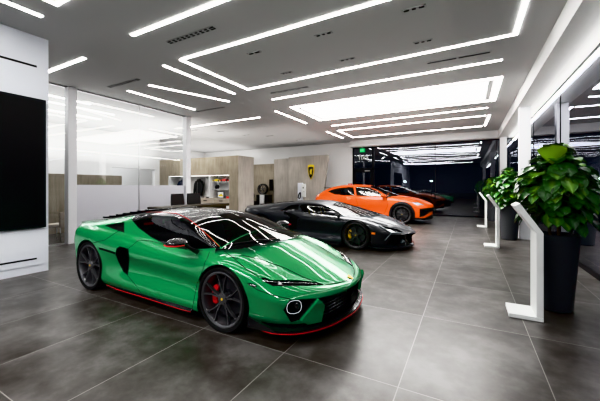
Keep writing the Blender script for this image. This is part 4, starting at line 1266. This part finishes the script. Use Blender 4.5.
    S.cut([(-.62, .01), (-.62, -.84), (-1.0, -.76), (-1.45, -.70), (-1.45, -.60), (-1.0, -.665), (-.64, -.75)], 'pillar', ['roof', 'windscreen', 'cabin'], axis='z', cond=up)
    S.cut([(-3.35, .01), (-3.35, -.56), (-3.85, -.60), (-3.85, .01)], 'rear_screen', ['roof'], axis='z', cond=up)
    S.cut([(.01, .36), (.01, .62), (-.80, .62), (-.80, .36)], 'rear_panel', ['body'], axis='x', cond=lambda c, n: c.x < -3.6 and n.x < -.3)
    S.cut([(.01, .90), (.01, .98), (-.84, .98), (-.84, .90)], 'tail_lamp', ['body'], axis='x', cond=lambda c, n: c.x < -3.3 and n.x < -.2)
    gaps = S.edge_chains('door', ['body', 'cladding', 'rear_door']) + S.edge_chains('rear_door', ['body', 'cladding', 'cabin']); tree = S.bvh(); S.freeze()
    hoodl = S.trace(tree, [(389, 197.3), (400, 198.6), (410, 201.4), (418, 202.6)], .002)
    badge = S.trace(tree, [(397.4, 199.2), (399, 201.4)], .004, step=.8)
    hand = S.trace(tree, [(364, 202), (368, 202.6)], .008, step=.8); hand2 = S.trace(tree, [(347, 201.6), (350, 202)], .008, step=.8)
    for r, v in (('headlamp', (-.02, .01, -.01)), ('grille', (-.09, .02, 0)), ('rear_panel', (.03, 0, 0))): S.recess(r, v)
    S.bm.normal_update(); P = MC['orange']
    S.part('body', 'body_shell', P, car); S.part('roof', 'roof', P, car); S.part(['cabin', 'pillar'], 'roof_pillar', P, car, 'pair')
    S.part('windscreen', 'windscreen', MC['screen'], car); S.part('rear_screen', 'rear_screen', MC['glass'], car)
    S.part('window', 'side_window', MC['glass_light'], car, 'pair'); S.part('rear_window', 'side_window', MC['glass'], car, 'pair')
    S.part('door', 'door', P, car, 'pair'); S.part('rear_door', 'door', P, car, 'pair')
    S.part(['cladding', 'lip'], 'lower_cladding', MC['trim'], car)
    S.part('headlamp', 'headlamp', MC['lamp_glass'], car, 'pair', flat=True); S.part('grille', 'front_grille', MC['mesh'], car, flat=True)
    S.part('rear_panel', 'rear_panel', MC['trim'], car, flat=True); S.part('tail_lamp', 'tail_lamp', MC['tail'], car, 'pair')
    seams(car, [hoodl], gaps, .005)
    tubes('fender_badge', [badge], .014, MC['trim'], car, pair=True); 
    if len(hand) > 1: tubes('door_handle', [hand], .014, P, car, pair=True)
    if len(hand2) > 1: tubes('door_handle', [hand2], .014, P, car, pair=True)
    mirror_housing(car, P, -.72, 1.05, 1.13, .11, .12, .085)
    bm = bmesh.new()
    box(bm, -3.62, -3.30, -.60, .60, 1.455, 1.475); obj('roof_spoiler', bm, MC['trim'], car)
    bm = bmesh.new()
    for z in (.42, .47, .52, .57): tube(bm, [(.80, -.66, z), (.96, -.4, z), (1.03, 0, z), (.96, .4, z), (.80, .66, z)], .008, 5)
    obj('grille_bar', bm, MC['trim'], car)
    cabin_fit(car, -3.3, -.5, .80, .35, [-1.55, -2.45], .38, .52, (-1.0, -.45, .80, 1.08), MC['leather'], (-1.02, .38, 1.08))
    bm = bmesh.new(); box(bm, -3.9, .85, -.74, .74, .19, .3); obj('underbody', bm, MC['void'], car)
    arch_lips(S, car, MC['trim']); arch_liner(car, 0, .46, .392, .78, .60, MC['void']); arch_liner(car, -3.003, .46, .392, .80, .58, MC['void'])
    put_wheels(car, 'suv', (0, -3.003), (.392, .392), (.325, .325), (.28, .32), (.965, .985), 6, (MC['rim_black'], MC['tyre'], MC['disc'], MC['disc'], MC['gold']), None)
MC['glass_light'] = glass_mat('front_door_glass', (.45, .48, .5), .12, (1, 1, 1))
MC['lamp_glass'] = M('headlamp_glass', (.45, .47, .5), .1, .5, coat=1.)
orange_suv()
# ---------------------------------------------------------------- furniture and fittings
# wall screen
t = empty('wall_screen', (XT + .013, .6, 0), label='huge black wall mounted screen on the white media wall', cat='screen')
bm = bmesh.new(); box(bm, 0, .05, -1.95, 2.02, .79, 3.04, bev=.004); obj('screen_frame', bm, MAT['alum'], t)
bm = bmesh.new(); box(bm, .0495, .053, -1.91, 1.98, .83, 3.0); obj('screen_face', bm, MAT['screen'], t)

# reception desk
t = empty('reception_desk', (-7.35, 6.5, 0), label='long low desk with an olive brown top behind the green car', cat='desk')
bm = bmesh.new(); box(bm, -.33, .28, -1.15, 1.45, .87, .955, bev=.006); obj('desk_top', bm, MAT['oak'], t)
bm = bmesh.new(); box(bm, .14, .2, -1.08, 1.38, 0, .87); box(bm, -.28, .14, -1.10, -1.04, 0, .87); box(bm, -.28, .14, 1.32, 1.38, 0, .87); obj('front_panel', bm, MAT['oak'], t)

def office_chair(x, y, rz, label):
    t = empty('office_chair', (x, y, 0), rz, label=label, cat='chair', group='black office chairs at the desk')
    bm = bmesh.new(); box(bm, -.25, .25, -.27, .27, .45, .56, bev=.04); obj('seat', bm, MAT['leather'], t, angle=50)
    bm = bmesh.new()
    prof = [(-.22, .56), (-.27, .75), (-.29, 1.0), (-.31, 1.28)]
    L = cr_pts([(a, 0, b) for a, b in prof], 4); rows = []
    for i, p in enumerate(L):
        u = i / (len(L) - 1); w = .29 - .03 * abs(2 * u - 1) ** 3
        rows.append([bm.verts.new((p.x + .05 * (math.sin(a)) + .03 * abs(math.cos(a)) ** 2, w * math.copysign(abs(math.cos(a)) ** .5, math.cos(a)), p.z)) for a in [2 * PI * k / 16 for k in range(16)]])
    for a, b in zip(rows[:-1], rows[1:]):
        for k in range(16): bm.faces.new((a[k], a[(k + 1) % 16], b[(k + 1) % 16], b[k]))
    bm.faces.new(rows[0][::-1]); bm.faces.new(rows[-1]); obj('backrest', bm, MAT['leather'], t, angle=60)
    for s in (-1, 1):
        bm = bmesh.new(); tube(bm, [(.15, s * .27, .5), (.17, s * .31, .72), (-.18, s * .31, .74), (-.25, s * .27, .9)], .018, 8); obj('armrest', bm, MAT['steel'], t, smooth=True)
    bm = bmesh.new(); lathe(bm, [(.001, .10), (.03, .10), (.03, .46), (.001, .46)], 12); obj('gas_column', bm, MAT['steel'], t, smooth=True)
    bm = bmesh.new()
    for k in range(5):
        a = 2 * PI * k / 5; bar(bm, (.02 * math.cos(a), .02 * math.sin(a), .13), (.31 * math.cos(a), .31 * math.sin(a), .075), .06, .035, .04, .02, (0, 0, 1))
    obj('star_base', bm, MAT['steel'], t)
    for k in range(5):
        a = 2 * PI * k / 5; bm = bmesh.new(); lathe(bm, [(.001, -.025), (.028, -.025), (.03, 0), (.028, .025), (.001, .025)], 12, 'y', cen=(.31 * math.cos(a), .31 * math.sin(a), .03)); obj('caster', bm, MAT['black'], t, smooth=True)
office_chair(-8.05, 6.90, .1, 'black leather office chair at the desk, standing closer to the media wall')
office_chair(-8.20, 7.66, -.1, 'black leather office chair at the desk, standing closer to the partition post')

# visitor chair behind the glass
t = empty('visitor_chair', (-9.98, 4.26, 0), .5, label='beige visitor chair with thin chrome legs behind the office glass', cat='chair')
bm = bmesh.new(); box(bm, -.27, .27, -.27, .27, .40, .48, bev=.02); obj('seat', bm, MAT['beige'], t, angle=50)
bm = bmesh.new(); box(bm, .22, .28, -.28, .28, .46, .82, bev=.02); obj('backrest', bm, MAT['beige'], t, angle=50)
for sx in (-1, 1):
    for sy in (-1, 1):
        bm = bmesh.new(); tube(bm, [(sx * .23, sy * .23, .41), (sx * .25, sy * .25, 0)], .012, 8); obj('leg', bm, MAT['steel'], t, smooth=True)

# ---- jacket niche
YN = 11.72
def jacket(x, z, mat, label, w=.5):
    t = empty('jacket', (x, YN, z), label=label, cat='jacket', group='jackets on the niche rail')
    bm = bmesh.new(); rows = []
    prof = [(0, .10, .06), (-.04, .22, .08), (-.10, .27, .10), (-.3, .25, .11), (-.55, .235, .11), (-.80, .25, .10), (-.84, .24, .09)]
    for dz, hw, hd in prof:
        rows.append([bm.verts.new((hw * w / .5 * math.copysign(abs(math.cos(a)) ** .7, math.cos(a)), hd * math.sin(a) + .012 * math.sin(5 * a + dz * 9), dz)) for a in [2 * PI * k / 24 for k in range(24)]])
    for a, b in zip(rows[:-1], rows[1:]):
        for k in range(24): bm.faces.new((a[k], a[(k + 1) % 24], b[(k + 1) % 24], b[k]))
    bm.faces.new(rows[0]); obj('jacket_body', bm, mat, t, smooth=True)
    for s in (-1, 1):
        bm = bmesh.new(); k = w / .5; tube(bm, [(s * .20 * k, 0, -.07), (s * .29 * k, -.02, -.25), (s * .31 * k, -.05, -.5), (s * .30 * k, -.08, -.74)], [.07, .075, .065, .055], 12); obj('sleeve', bm, mat, t, smooth=True)
    bm = bmesh.new(); tube(bm, [(-.09, -.05, .0), (-.07, .05, .05), (.07, .05, .05), (.09, -.05, .0), (.0, -.1, -.10)], .025, 8, closed=True); obj('collar', bm, mat, t, smooth=True)
    bm = bmesh.new(); tube(bm, [(0, -.112, -.08), (0, -.125, -.45), (0, -.118, -.82)], .006, 6); obj('zip', bm, MAT['steel'], t)
    bm = bmesh.new(); tube(bm, [(0, 0, .02), (0, 0, .09), (0, .03, .115), (0, 0, .145), (0, -.025, .125)], .005, 6); obj('hanger_hook', bm, MAT['steel'], t)
MAT['navy'] = M('navy_cloth', (.02, .035, .09), .7)
MAT['blackcloth'] = M('black_cloth', (.018, .02, .022), .5)
t = obj('clothes_rail', (lambda b: (tube(b, [(-14.2, YN, 1.988), (-11.45, YN, 1.988)], .009, 8), b)[1])(bmesh.new()), MAT['steel'], smooth=True)
tag(t, 'thin steel clothes rail spanning the white niche', 'rail')
jacket(-12.52, 1.87, MAT['blackcloth'], 'black leather jacket hanging in the lit niche', .44)
jacket(-13.75, 1.87, MAT['navy'], 'navy blue jacket half hidden behind the partition post', .55)
# shelving and counter inside the niche
t = empty('shelf_unit', (-10.66, 11.62, 0), label='white shelving bay at the end of the niche with two shelves', cat='shelf')
for z in (1.38, 1.74):
    bm = bmesh.new(); box(bm, -.64, .64, -.2, .2, z, z + .025); obj('shelf', bm, MAT['white'], t)
bm = bmesh.new(); box(bm, -.67, -.64, -.36, .2, .95, 2.06); obj('side_panel', bm, MAT['white'], t)
t = empty('counter', (-12.1, 11.55, 0), label='pale counter with drawers along the foot of the niche', cat='counter')
bm = bmesh.new(); box(bm, -2.15, 2.08, -.3, .3, .90, .945); obj('counter_top', bm, MAT['beige'], t)
bm = bmesh.new(); box(bm, -2.15, 2.08, -.26, .3, .402, .90); obj('carcass', bm, MAT['white'], t)
for k in range(4):
    x = -1.6 + k * 1.05
    bm = bmesh.new(); box(bm, x - .5, x + .5, -.29, -.262, .70, .885); d_ = obj('drawer', bm, MAT['beige'], t)
    bm = bmesh.new(); box(bm, x - .11, x + .11, -.305, -.29, .80, .84); obj('handle', bm, MAT['black'], d_)
def model_car(x, y, z, col, label, s=.24):
    t = empty('model_car', (x, y, z), label=label, cat='model car', group='model cars on the upper shelf')
    bm = bmesh.new()
    prof = [(-1, .10), (-1, .32), (-.6, .36), (-.25, .56), (.15, .56), (.55, .34), (1, .24), (1.02, .10)]
    prism(bm, prof, lambda a, b: (a * s, -.19 * s * 2, b * s), lambda a, b: (a * s, .19 * s * 2, b * s)); obj('body_shell', bm, col, t)
    for a in (-.6, .6):
        for sy in (-1, 1):
            bm = bmesh.new(); lathe(bm, [(.001, 0), (.16 * s, 0), (.16 * s, .08 * s), (.001, .08 * s)], 12, 'y', cen=(a * s, sy * .4 * s - .04 * s, .16 * s)); obj('wheel', bm, MAT['black'], t)
MAT['toy_yellow'] = M('toy_yellow', (.75, .55, .02), .25, coat=1.); MAT['toy_red'] = M('toy_red', (.65, .03, .02), .25, coat=1.)
model_car(-11.0, 11.5, 1.766, MAT['toy_yellow'], 'yellow model car on the upper niche shelf')
model_car(-10.48, 11.5, 1.766, MAT['toy_red'], 'red model car on the upper niche shelf', .27)
t = empty('helmet', (-11.02, 11.5, 1.408), label='small black helmet on the lower niche shelf', cat='helmet')
bm = bmesh.new(); lathe(bm, [(.07, 0), (.10, .03), (.115, .09), (.105, .15), (.07, .2), (.001, .215)], 20); obj('helmet_shell', bm, MAT['black'], t, smooth=True)
bm = bmesh.new(); lathe(bm, [(.108, .07), (.119, .10), (.113, .145)], 20); obj('visor', bm, MAT['screen'], t, smooth=True)
t = empty('framed_picture', (-10.80, 11.52, .945), label='black framed picture of a yellow car standing on the counter', cat='picture')
bm = bmesh.new()
for a in [(-.22, .22, 0, .03), (-.22, .22, .31, .34), (-.22, -.19, .03, .31), (.19, .22, .03, .31)]: box(bm, a[0], a[1], -.02, .02, a[2], a[3])
obj('picture_frame', bm, MAT['black'], t)
bm = bmesh.new(); box(bm, -.19, .19, -.008, .01, .03, .31); obj('picture_mount', bm, MAT['white'], t)
bm = bmesh.new(); prism(bm, [(-.14, .09), (-.14, .15), (-.05, .17), (0, .21), (.07, .21), (.12, .16), (.15, .14), (.15, .09)], lambda a, b: (a, -.012, b), lambda a, b: (a, -.009, b)); obj('picture_print', bm, MAT['toy_yellow'], t)
def carton(x, y, z, w, d, h, m, label, lid):
    t = empty('gift_box', (x, y, z), label=label, cat='box', group='boxes on the counter')
    bm = bmesh.new(); box(bm, -w, w, -d, d, 0, h * .75); obj('box_base', bm, m, t)
    bm = bmesh.new(); box(bm, -w - .006, w + .006, -d - .006, d + .006, h * .70, h); obj('lid', bm, lid, t)
carton(-10.25, 11.5, .945, .10, .09, .10, MAT['toy_red'], 'small red box at the end of the counter', MAT['toy_red'])
carton(-10.22, 11.66, .945, .07, .05, .24, MAT['alum'], 'tall dark box behind the small red box', MAT['alum'])
carton(-12.1, 11.42, .945, .16, .10, .07, MAT['steel'], 'flat grey box on the counter under the black jacket', MAT['alum'])
carton(-11.55, 11.42, .945, .08, .08, .06, MAT['black'], 'tiny black box on the counter beside the shelving bay', MAT['black'])

# ---- curved screens with shield
def curved_screen(pts, h, label, lean=0., th=.14):
    L = cr_pts([(x, y, 0) for x, y in pts], 8)
    t = None
    bm = bmesh.new(); cols = []; n = len(L)
    for i, p in enumerate(L):
        d = (L[min(i + 1, n - 1)] - L[max(i - 1, 0)]).normalized(); nn = Vector((-d.y, d.x, 0)); k = lean * i / (n - 1)
        cols.append([bm.verts.new(p + Vector((-k, 0, 0))), bm.verts.new(p + Vector((0, 0, h))), bm.verts.new(p + nn * th + Vector((0, 0, h))), bm.verts.new(p + nn * th + Vector((-k, 0, 0)))])
    for i in range(n - 1):
        for k in range(4): bm.faces.new((cols[i][k], cols[i + 1][k], cols[i + 1][(k + 1) % 4], cols[i][(k + 1) % 4]))
    bm.faces.new(cols[0]); bm.faces.new(cols[-1][::-1])
    bmesh.ops.recalc_face_normals(bm, faces=bm.faces[:])
    o = obj('curved_screen', bm, MAT['board_light'], angle=40); tag(o, label, 'screen wall', 'curved freestanding screens')
curved_screen([(-9.72, 16.30), (-8.9, 16.12), (-8.0, 16.0), (-7.4, 15.98), (-6.92, 15.92)], 3.32, 'wide curved grey screen wall carrying the shield emblem', .42)
curved_screen([(-11.25, 16.98), (-10.6, 16.86), (-10.1, 16.80), (-9.6, 16.80)], 3.32, 'narrow curved grey screen wall beside the wheel display')
t = empty('shield_emblem', (-8.0, 15.96, 2.36), label='gold and black shield emblem on the wide curved screen', cat='emblem')
sh = [(1.32 * a, 1.32 * b) for a, b in [(-.155, .29), (-.10, .325), (0, .335), (.10, .325), (.155, .29), (.15, .05), (.10, -.16), (0, -.33), (-.10, -.16), (-.15, .05)]]
MAT['emblem_gold'] = M('emblem_gold', (.80, .60, .05), .35, .3)
bm = bmesh.new(); prism(bm, sh, lambda a, b: (a, 0, b), lambda a, b: (a, -.03, b)); obj('shield_rim', bm, MAT['emblem_gold'], t)
bm = bmesh.new(); prism(bm, [(a * .78, b * .80 - .035) for a, b in sh], lambda a, b: (a, -.03, b), lambda a, b: (a, -.036, b)); obj('shield_field', bm, MAT['black'], t)
bm = bmesh.new(); prism(bm, [(1.3 * a, 1.3 * b) for a, b in [(-.05, .06), (-.02, .13), (.03, .12), (.07, .17), (.06, .08), (.04, 0), (.05, -.08), (.02, -.12), (.01, -.05), (-.03, -.10), (-.05, -.13), (-.04, -.03)]], lambda a, b: (a, -.036, b), lambda a, b: (a, -.044, b)); obj('bull_figure', bm, MAT['emblem_gold'], t)
# charger
t = empty('charging_station', (-8.34, 15.55, 0), label='white charging station with dark cable in front of the curved screen', cat='charger')
bm = bmesh.new(); box(bm, -.30, .0, -.06, .10, 0, 1.74, bev=.02); obj('pedestal', bm, MAT['alum_light'] if 'alum_light' in MAT else MAT['panel'], t, angle=40)
bm = bmesh.new(); box(bm, -.02, .24, -.13, -.0, .92, 1.68, bev=.03); obj('charger_body', bm, MAT['white_metal'], t, angle=40)
bm = bmesh.new(); box(bm, .08, .14, -.136, -.129, 1.42, 1.50); box(bm, .14, .18, -.136, -.129, 1.22, 1.25); obj('display', bm, MAT['screen'], t)
bm = bmesh.new(); tube(bm, [(-.12, -.07, 1.2), (-.2, -.12, 1.05), (-.22, -.13, .9), (-.14, -.14, .82), (-.06, -.13, .95), (-.10, -.08, 1.18)], .028, 8); obj('cable', bm, MAT['black'], t, smooth=True)

# ---- wheel display
def show_wheel(x, y, z, r, label):
    o = make_wheel('show', .34, .29, .25, 5, (MC['rim'], MC['tyre'], MC['disc'], MC['red'], MC['gold']))
    t = empty('wheel_exhibit', (x, y, z), .1, label=label, cat='wheel', group='display wheels in the bay'); t.scale = (r / .34,) * 3
    a = bpy.data.objects.new('rim', o['rim']); link(a, t); b = bpy.data.objects.new('tyre', o['tyre']); link(b, t)
show_wheel(-11.95, 16.62, 1.36, .36, 'black alloy display wheel raised on the white stand')
show_wheel(-12.62, 15.98, .92, .36, 'black alloy display wheel standing lower beside the white stand')
t = empty('display_stand', (-11.93, 16.78, 0), label='white stand between black blocks under the display wheels', cat='stand')
bm = bmesh.new(); box(bm, -.17, .17, -.25, .3, 0, .985, bev=.01); obj('stand_body', bm, MAT['white'], t)
for s in (-1, 1):
    bm = bmesh.new(); box(bm, s * .33 - .14, s * .33 + .14, -.2, .3, 0, .98, bev=.01); obj('side_block', bm, MAT['black'], t)
bm = bmesh.new(); box(bm, -1.02, -.36, -1.0, .1, 0, .558, bev=.01); obj('low_block', bm, MAT['black'], t)
t = empty('portrait_screen', (-11.42, 16.9, 1.6), .2, label='narrow black portrait screen at the edge of the wheel bay', cat='screen')
bm = bmesh.new(); box(bm, -.13, .13, -.03, .03, -.35, .40); obj('screen_frame', bm, MAT['black'], t)
bm = bmesh.new(); box(bm, -.12, .12, -.034, -.029, -.33, .38); obj('screen_face', bm, MAT['screen'], t)
# alarm box, exit sign, transom lettering
t = empty('mounted_fire_alarm', (-6.12, YG - .0, 1.62), label='small red alarm box on the white wall by the exit door', cat='alarm')
bm = bmesh.new(); box(bm, -.12, .12, -.06, 0, -.06, .08, bev=.008); obj('alarm_housing', bm, MC['redline'], t)
bm = bmesh.new(); box(bm, -.05, .05, -.066, -.059, -.03, .03); obj('call_point', bm, MAT['white'], t)

def text_mesh(s, size, depth):
    cu = bpy.data.curves.new('lettering', 'FONT'); cu.body = s; cu.size = size; cu.extrude = depth; cu.align_x = 'CENTER'; cu.align_y = 'CENTER'
    o = bpy.data.objects.new('lettering', cu); COL.objects.link(o)
    bpy.context.view_layer.update()
    me = bpy.data.meshes.new_from_object(o.evaluated_get(bpy.context.evaluated_depsgraph_get()))
    bpy.data.objects.remove(o); bpy.data.curves.remove(cu)
    return me
def text(s, size, mat, name, parent, loc, rot, depth=.002):
    me = text_mesh(s, size, depth); me.materials.clear(); me.materials.append(mat)
    o = bpy.data.objects.new(name, me); link(o, parent); o.location = loc; o.rotation_euler = rot
    return o
t = empty('exit_sign', (-5.36, YG - .12, 3.62), label='small lit green exit sign hanging above the dark exit door', cat='sign')
bm = bmesh.new(); box(bm, -.13, .13, -.02, .02, -.10, .10, bev=.005); obj('sign_body', bm, emis('exit_green', (.08, .9, .30), 1.1), t)
bm = bmesh.new(); tube(bm, [(0, 0, .10), (0, 0, .175)], .01, 6); obj('hanger', bm, MAT['steel'], t)
text('EXIT', .095, MAT['white'], 'lettering', t, (0, -.023, 0), (PI / 2, 0, 0))
MAT['letter'] = M('white_letters_added_glow', (.75, .78, .76), .5, emit=(.75, .8, .78), estr=.25)  # faint glow added to the letters, which are no lamp
text('EXIT', .30, MAT['letter'], 'door_lettering', dr, (.0, -.02, 3.17), (PI / 2, 0, PI))

# ---- lecterns
def lectern(x, y, label):
    t = empty('lectern', (x, y, 0), label=label, cat='lectern', group='white lecterns along the glass'); W = .38
    f = lambda yy: (lambda a, b: (a, yy, b))
    bm = bmesh.new(); box(bm, -.30, .02, 0, W, 0, .045, bev=.004); obj('base_plate', bm, MAT['white_metal'], t)
    bm = bmesh.new(); box(bm, -.045, .02, 0, W, .045, .985, bev=.004); obj('post', bm, MAT['white_metal'], t)
    bm = bmesh.new(); prism(bm, [(-.045, .985), (.02, .985), (-.195, 1.315), (-.25, 1.28)], f(0), f(W)); obj('sloped_top', bm, MAT['white_metal'], t)
    bm = bmesh.new(); prism(bm, [(.0185, .995), (.0225, .998), (-.186, 1.308), (-.190, 1.305)], f(.02), f(W - .02)); obj('info_panel', bm, MAT['screen'], t)
lectern(.715, 4.27, 'white Z shaped lectern beside the big potted fig')
lectern(.66, 8.93, 'white Z shaped lectern in front of the second potted fig')
lectern(.60, 13.30, 'white Z shaped lectern furthest along the glass, by the small fig')

# ---- potted figs
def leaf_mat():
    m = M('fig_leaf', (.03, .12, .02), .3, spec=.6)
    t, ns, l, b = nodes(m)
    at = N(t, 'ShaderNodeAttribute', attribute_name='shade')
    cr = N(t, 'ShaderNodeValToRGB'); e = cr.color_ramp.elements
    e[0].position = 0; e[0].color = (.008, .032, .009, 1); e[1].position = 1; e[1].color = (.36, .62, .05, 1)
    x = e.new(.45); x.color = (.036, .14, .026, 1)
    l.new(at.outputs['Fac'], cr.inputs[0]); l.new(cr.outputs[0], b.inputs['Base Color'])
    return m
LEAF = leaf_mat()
def leaf(V, F, SH, pos, out, length, width, shade, droop, rnd):
    """obovate wavy leaf growing from pos in direction out."""
    out = out.normalized(); side = out.cross(Vector((0, 0, 1)))
    if side.length < .05: side = Vector((1, 0, 0)).cross(out)
    side.normalize(); nrm = side.cross(out).normalized()
    nu, nv = 7, 4; k0 = len(V); ph = rnd.uniform(0, 6)
    for i in range(nu + 1):
        u = i / nu
        w = width * .5 * (math.sin(PI * min(1, u ** 1.25) * .97 + .03) ** .75) * (.62 + .5 * u) if 0 < u < 1 else width * .02
        c = pos + out * (length * (u + .05)) + Vector((0, 0, -droop * length * u * u))
        for j in range(-nv // 2, nv // 2 + 1):
            v = j / (nv / 2)
            V.append(c + side * (w * v) + nrm * (.22 * w * abs(v) + .045 * length * math.sin(7 * u + ph + 2 * v) * abs(v)))
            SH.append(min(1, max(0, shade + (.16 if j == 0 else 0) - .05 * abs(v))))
    m = nv + 1
    for i in range(nu):
        for j in range(nv):
            a = k0 + i * m + j; F.append((a, a + 1, a + m + 1, a + m))
def foliage(name, leaves, parent):
    V, F, SH = [], [], []
    for L in leaves: leaf(V, F, SH, *L)
    me = bpy.data.meshes.new(name); me.from_pydata(V, [], F); me.materials.append(LEAF)
    at = me.attributes.new('shade', 'FLOAT', 'POINT'); at.data.foreach_set('value', SH)
    for p in me.polygons: p.use_smooth = True
    return link(bpy.data.objects.new(name, me), parent)
def potted_fig(x, y, ph, pr0, pr1, z0, z1, rad, n, ll, label, seed, top=None, keep=None):
    rnd = random.Random(seed)
    t = empty('potted_fig', (x, y, 0), label=label, cat='potted plant', group='fiddle leaf figs in dark planters')
    bm = bmesh.new(); lathe(bm, [(.001, 0), (pr0 - .02, 0), (pr0, .02), (pr1, ph - .01), (pr1 - .01, ph), (pr1 - .025, ph), (pr1 - .03, ph - .06)], 40); obj('planter', bm, MAT['planter'], t, angle=40)
    bm = bmesh.new(); disc(bm, pr1 - .025, ph - .05, 32); obj('soil', bm, MAT['soil'], t)
    for k in range(3):
        a = 2 * PI * k / 3 + seed; bm = bmesh.new()
        tube(bm, [(.05 * math.cos(a), .05 * math.sin(a), ph - .06), (.09 * math.cos(a), .09 * math.sin(a), (ph + z1) / 2), (.12 * math.cos(a + .5), .12 * math.sin(a + .5), z1 - .25)], [.016, .013, .007], 8); obj('stem', bm, MAT['bark'], t, smooth=True)
    Ls = []; gold = PI * (3 - 5 ** .5)
    for i in range(n):
        u = (i + .5) / n; z = z0 + (z1 - z0) * u; a = i * gold + rnd.uniform(-.4, .4)
        w = rad * (.70 + .30 * math.sin(PI * min(1, u * .92 + .12))) * (1 if u < .75 else 1 - (u - .75) * 2.4)
        inner = rnd.random() < .3
        L = ll * rnd.uniform(.7, 1.15); r0 = max(.02, w * (.55 if inner else 1) - L * rnd.uniform(.62, .85))
        if keep and not keep((r0 + L * .9) * math.cos(a), (r0 + L * .9) * math.sin(a), z): continue
        el = rnd.uniform(-.7, .6) + max(0, u - .7) * 4
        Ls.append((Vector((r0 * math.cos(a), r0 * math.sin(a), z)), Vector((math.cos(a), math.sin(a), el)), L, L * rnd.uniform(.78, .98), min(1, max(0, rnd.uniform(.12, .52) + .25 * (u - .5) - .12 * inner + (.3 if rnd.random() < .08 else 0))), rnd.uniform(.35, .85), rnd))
    foliage('foliage', Ls, t)
    if top:
        for p, d, L, w, sh in top:
            o = foliage('bright_leaf', [(Vector(p), Vector(d), L, w, sh, .15, rnd)], t); o['label'] = 'bright yellow green young leaf'
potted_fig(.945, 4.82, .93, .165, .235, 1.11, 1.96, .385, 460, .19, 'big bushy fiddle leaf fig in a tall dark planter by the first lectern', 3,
           [((-.06, -.16, 1.76), (-.12, -.45, .75), .30, .30, 1.0), ((-.18, -.2, 1.62), (-1, -.3, .0), .24, .13, .75)], keep=lambda dx, dy, z: dx > -.15 or z > 1.45 or dy > .0)
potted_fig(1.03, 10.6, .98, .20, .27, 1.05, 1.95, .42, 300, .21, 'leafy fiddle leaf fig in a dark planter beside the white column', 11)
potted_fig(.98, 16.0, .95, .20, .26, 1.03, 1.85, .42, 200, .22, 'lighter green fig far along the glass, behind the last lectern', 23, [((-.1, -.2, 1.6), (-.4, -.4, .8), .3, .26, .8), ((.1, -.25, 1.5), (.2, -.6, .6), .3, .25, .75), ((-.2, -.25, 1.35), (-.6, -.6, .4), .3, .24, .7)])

# ---- outside: lamps
for k, (x, y) in enumerate([(-10.4, 60), (-5.6, 58), (14, 50)]):
    t = empty('street_lamp', (x, y, -.06), label=['low street lamp outside the far glass, nearer the exit door', 'low street lamp outside the far glass, further from the exit door', 'street lamp outside beyond the long side glass'][k], cat='street lamp', group='street lamps outside')
    bm = bmesh.new(); tube(bm, [(0, 0, 0), (0, 0, 2.5)], .06, 8); obj('pole', bm, MAT['alum'], t)
    bm = bmesh.new(); lathe(bm, [(.001, 2.48), (.14, 2.52), (.14, 2.66), (.001, 2.70)], 12); obj('lamp_head', bm, emis('street_lamp_%d' % k, (.85, .93, 1), 60), t)
# ---------------------------------------------------------------- unseen fill lamps, added to brighten the ceiling
def upward_fill(x, y, sx, sy, watts, z=1.9):
    d = bpy.data.lights.new('upward_fill', 'AREA'); d.shape = 'RECTANGLE'; d.size = sx; d.size_y = sy; d.energy = watts; d.specular_factor = 0
    d.color = (1, .98, .95)
    o = bpy.data.objects.new('upward_fill', d); link(o); o.location = (x, y, z); o.rotation_euler = (PI, 0, 0)
upward_fill(-2.6, 4.0, 6.5, 7, 42); upward_fill(-2.6, 12, 6.5, 9, 150); upward_fill(-12.5, 6, 4, 8, 480, 2.6); upward_fill(-9.5, 13.5, 6, 5, 65, 3.45); upward_fill(-12.0, 10.4, 5, 4.5, 50, 3.35); upward_fill(-15.2, 14.8, 5, 4.6, 120, 3.35)
def downward_fill(x, y, sx, sy, watts):  # added overhead fill for walls, cars and office, not real fittings
    d = bpy.data.lights.new('overhead_fill', 'AREA'); d.shape = 'RECTANGLE'; d.size = sx; d.size_y = sy; d.energy = watts
    o = bpy.data.objects.new('overhead_fill', d); link(o); o.location = (x, y, ZC - .03)
downward_fill(-3.8, -1.0, 5, .12, 420); downward_fill(-2.5, -3.5, 6, .5, 320); downward_fill(-12, 14.5, 3, .3, 120); downward_fill(-12.5, 9.5, 3, .3, 100); downward_fill(-13, 4, .3, 4, 130); downward_fill(-16.6, 9.5, .5, 3, 160)
# ---------------------------------------------------------------- world, camera
w = bpy.data.worlds.new('night'); SC.world = w; w.use_nodes = True
w.node_tree.nodes['Background'].inputs[0].default_value = (.012, .016, .03, 1)
w.node_tree.nodes['Background'].inputs[1].default_value = .5
cam = bpy.data.cameras.new('camera'); co = bpy.data.objects.new('camera', cam); link(co)
cam.sensor_width = 36; cam.lens = 307 / 600 * 36; cam.shift_y = -13.5 / 600
cam.clip_start = .05
co.location = (0, 0, 1.5); co.rotation_euler = (PI / 2, 0, math.atan2(168, 307))
SC.camera = co
SC.view_settings.view_transform = 'Khronos PBR Neutral'
SC.view_settings.exposure = -0.45

SC.view_settings.use_curve_mapping = True
cmap = SC.view_settings.curve_mapping; cc = cmap.curves[3]
cc.points.new(.22, .185); cc.points.new(.74, .785)
cmap.update()
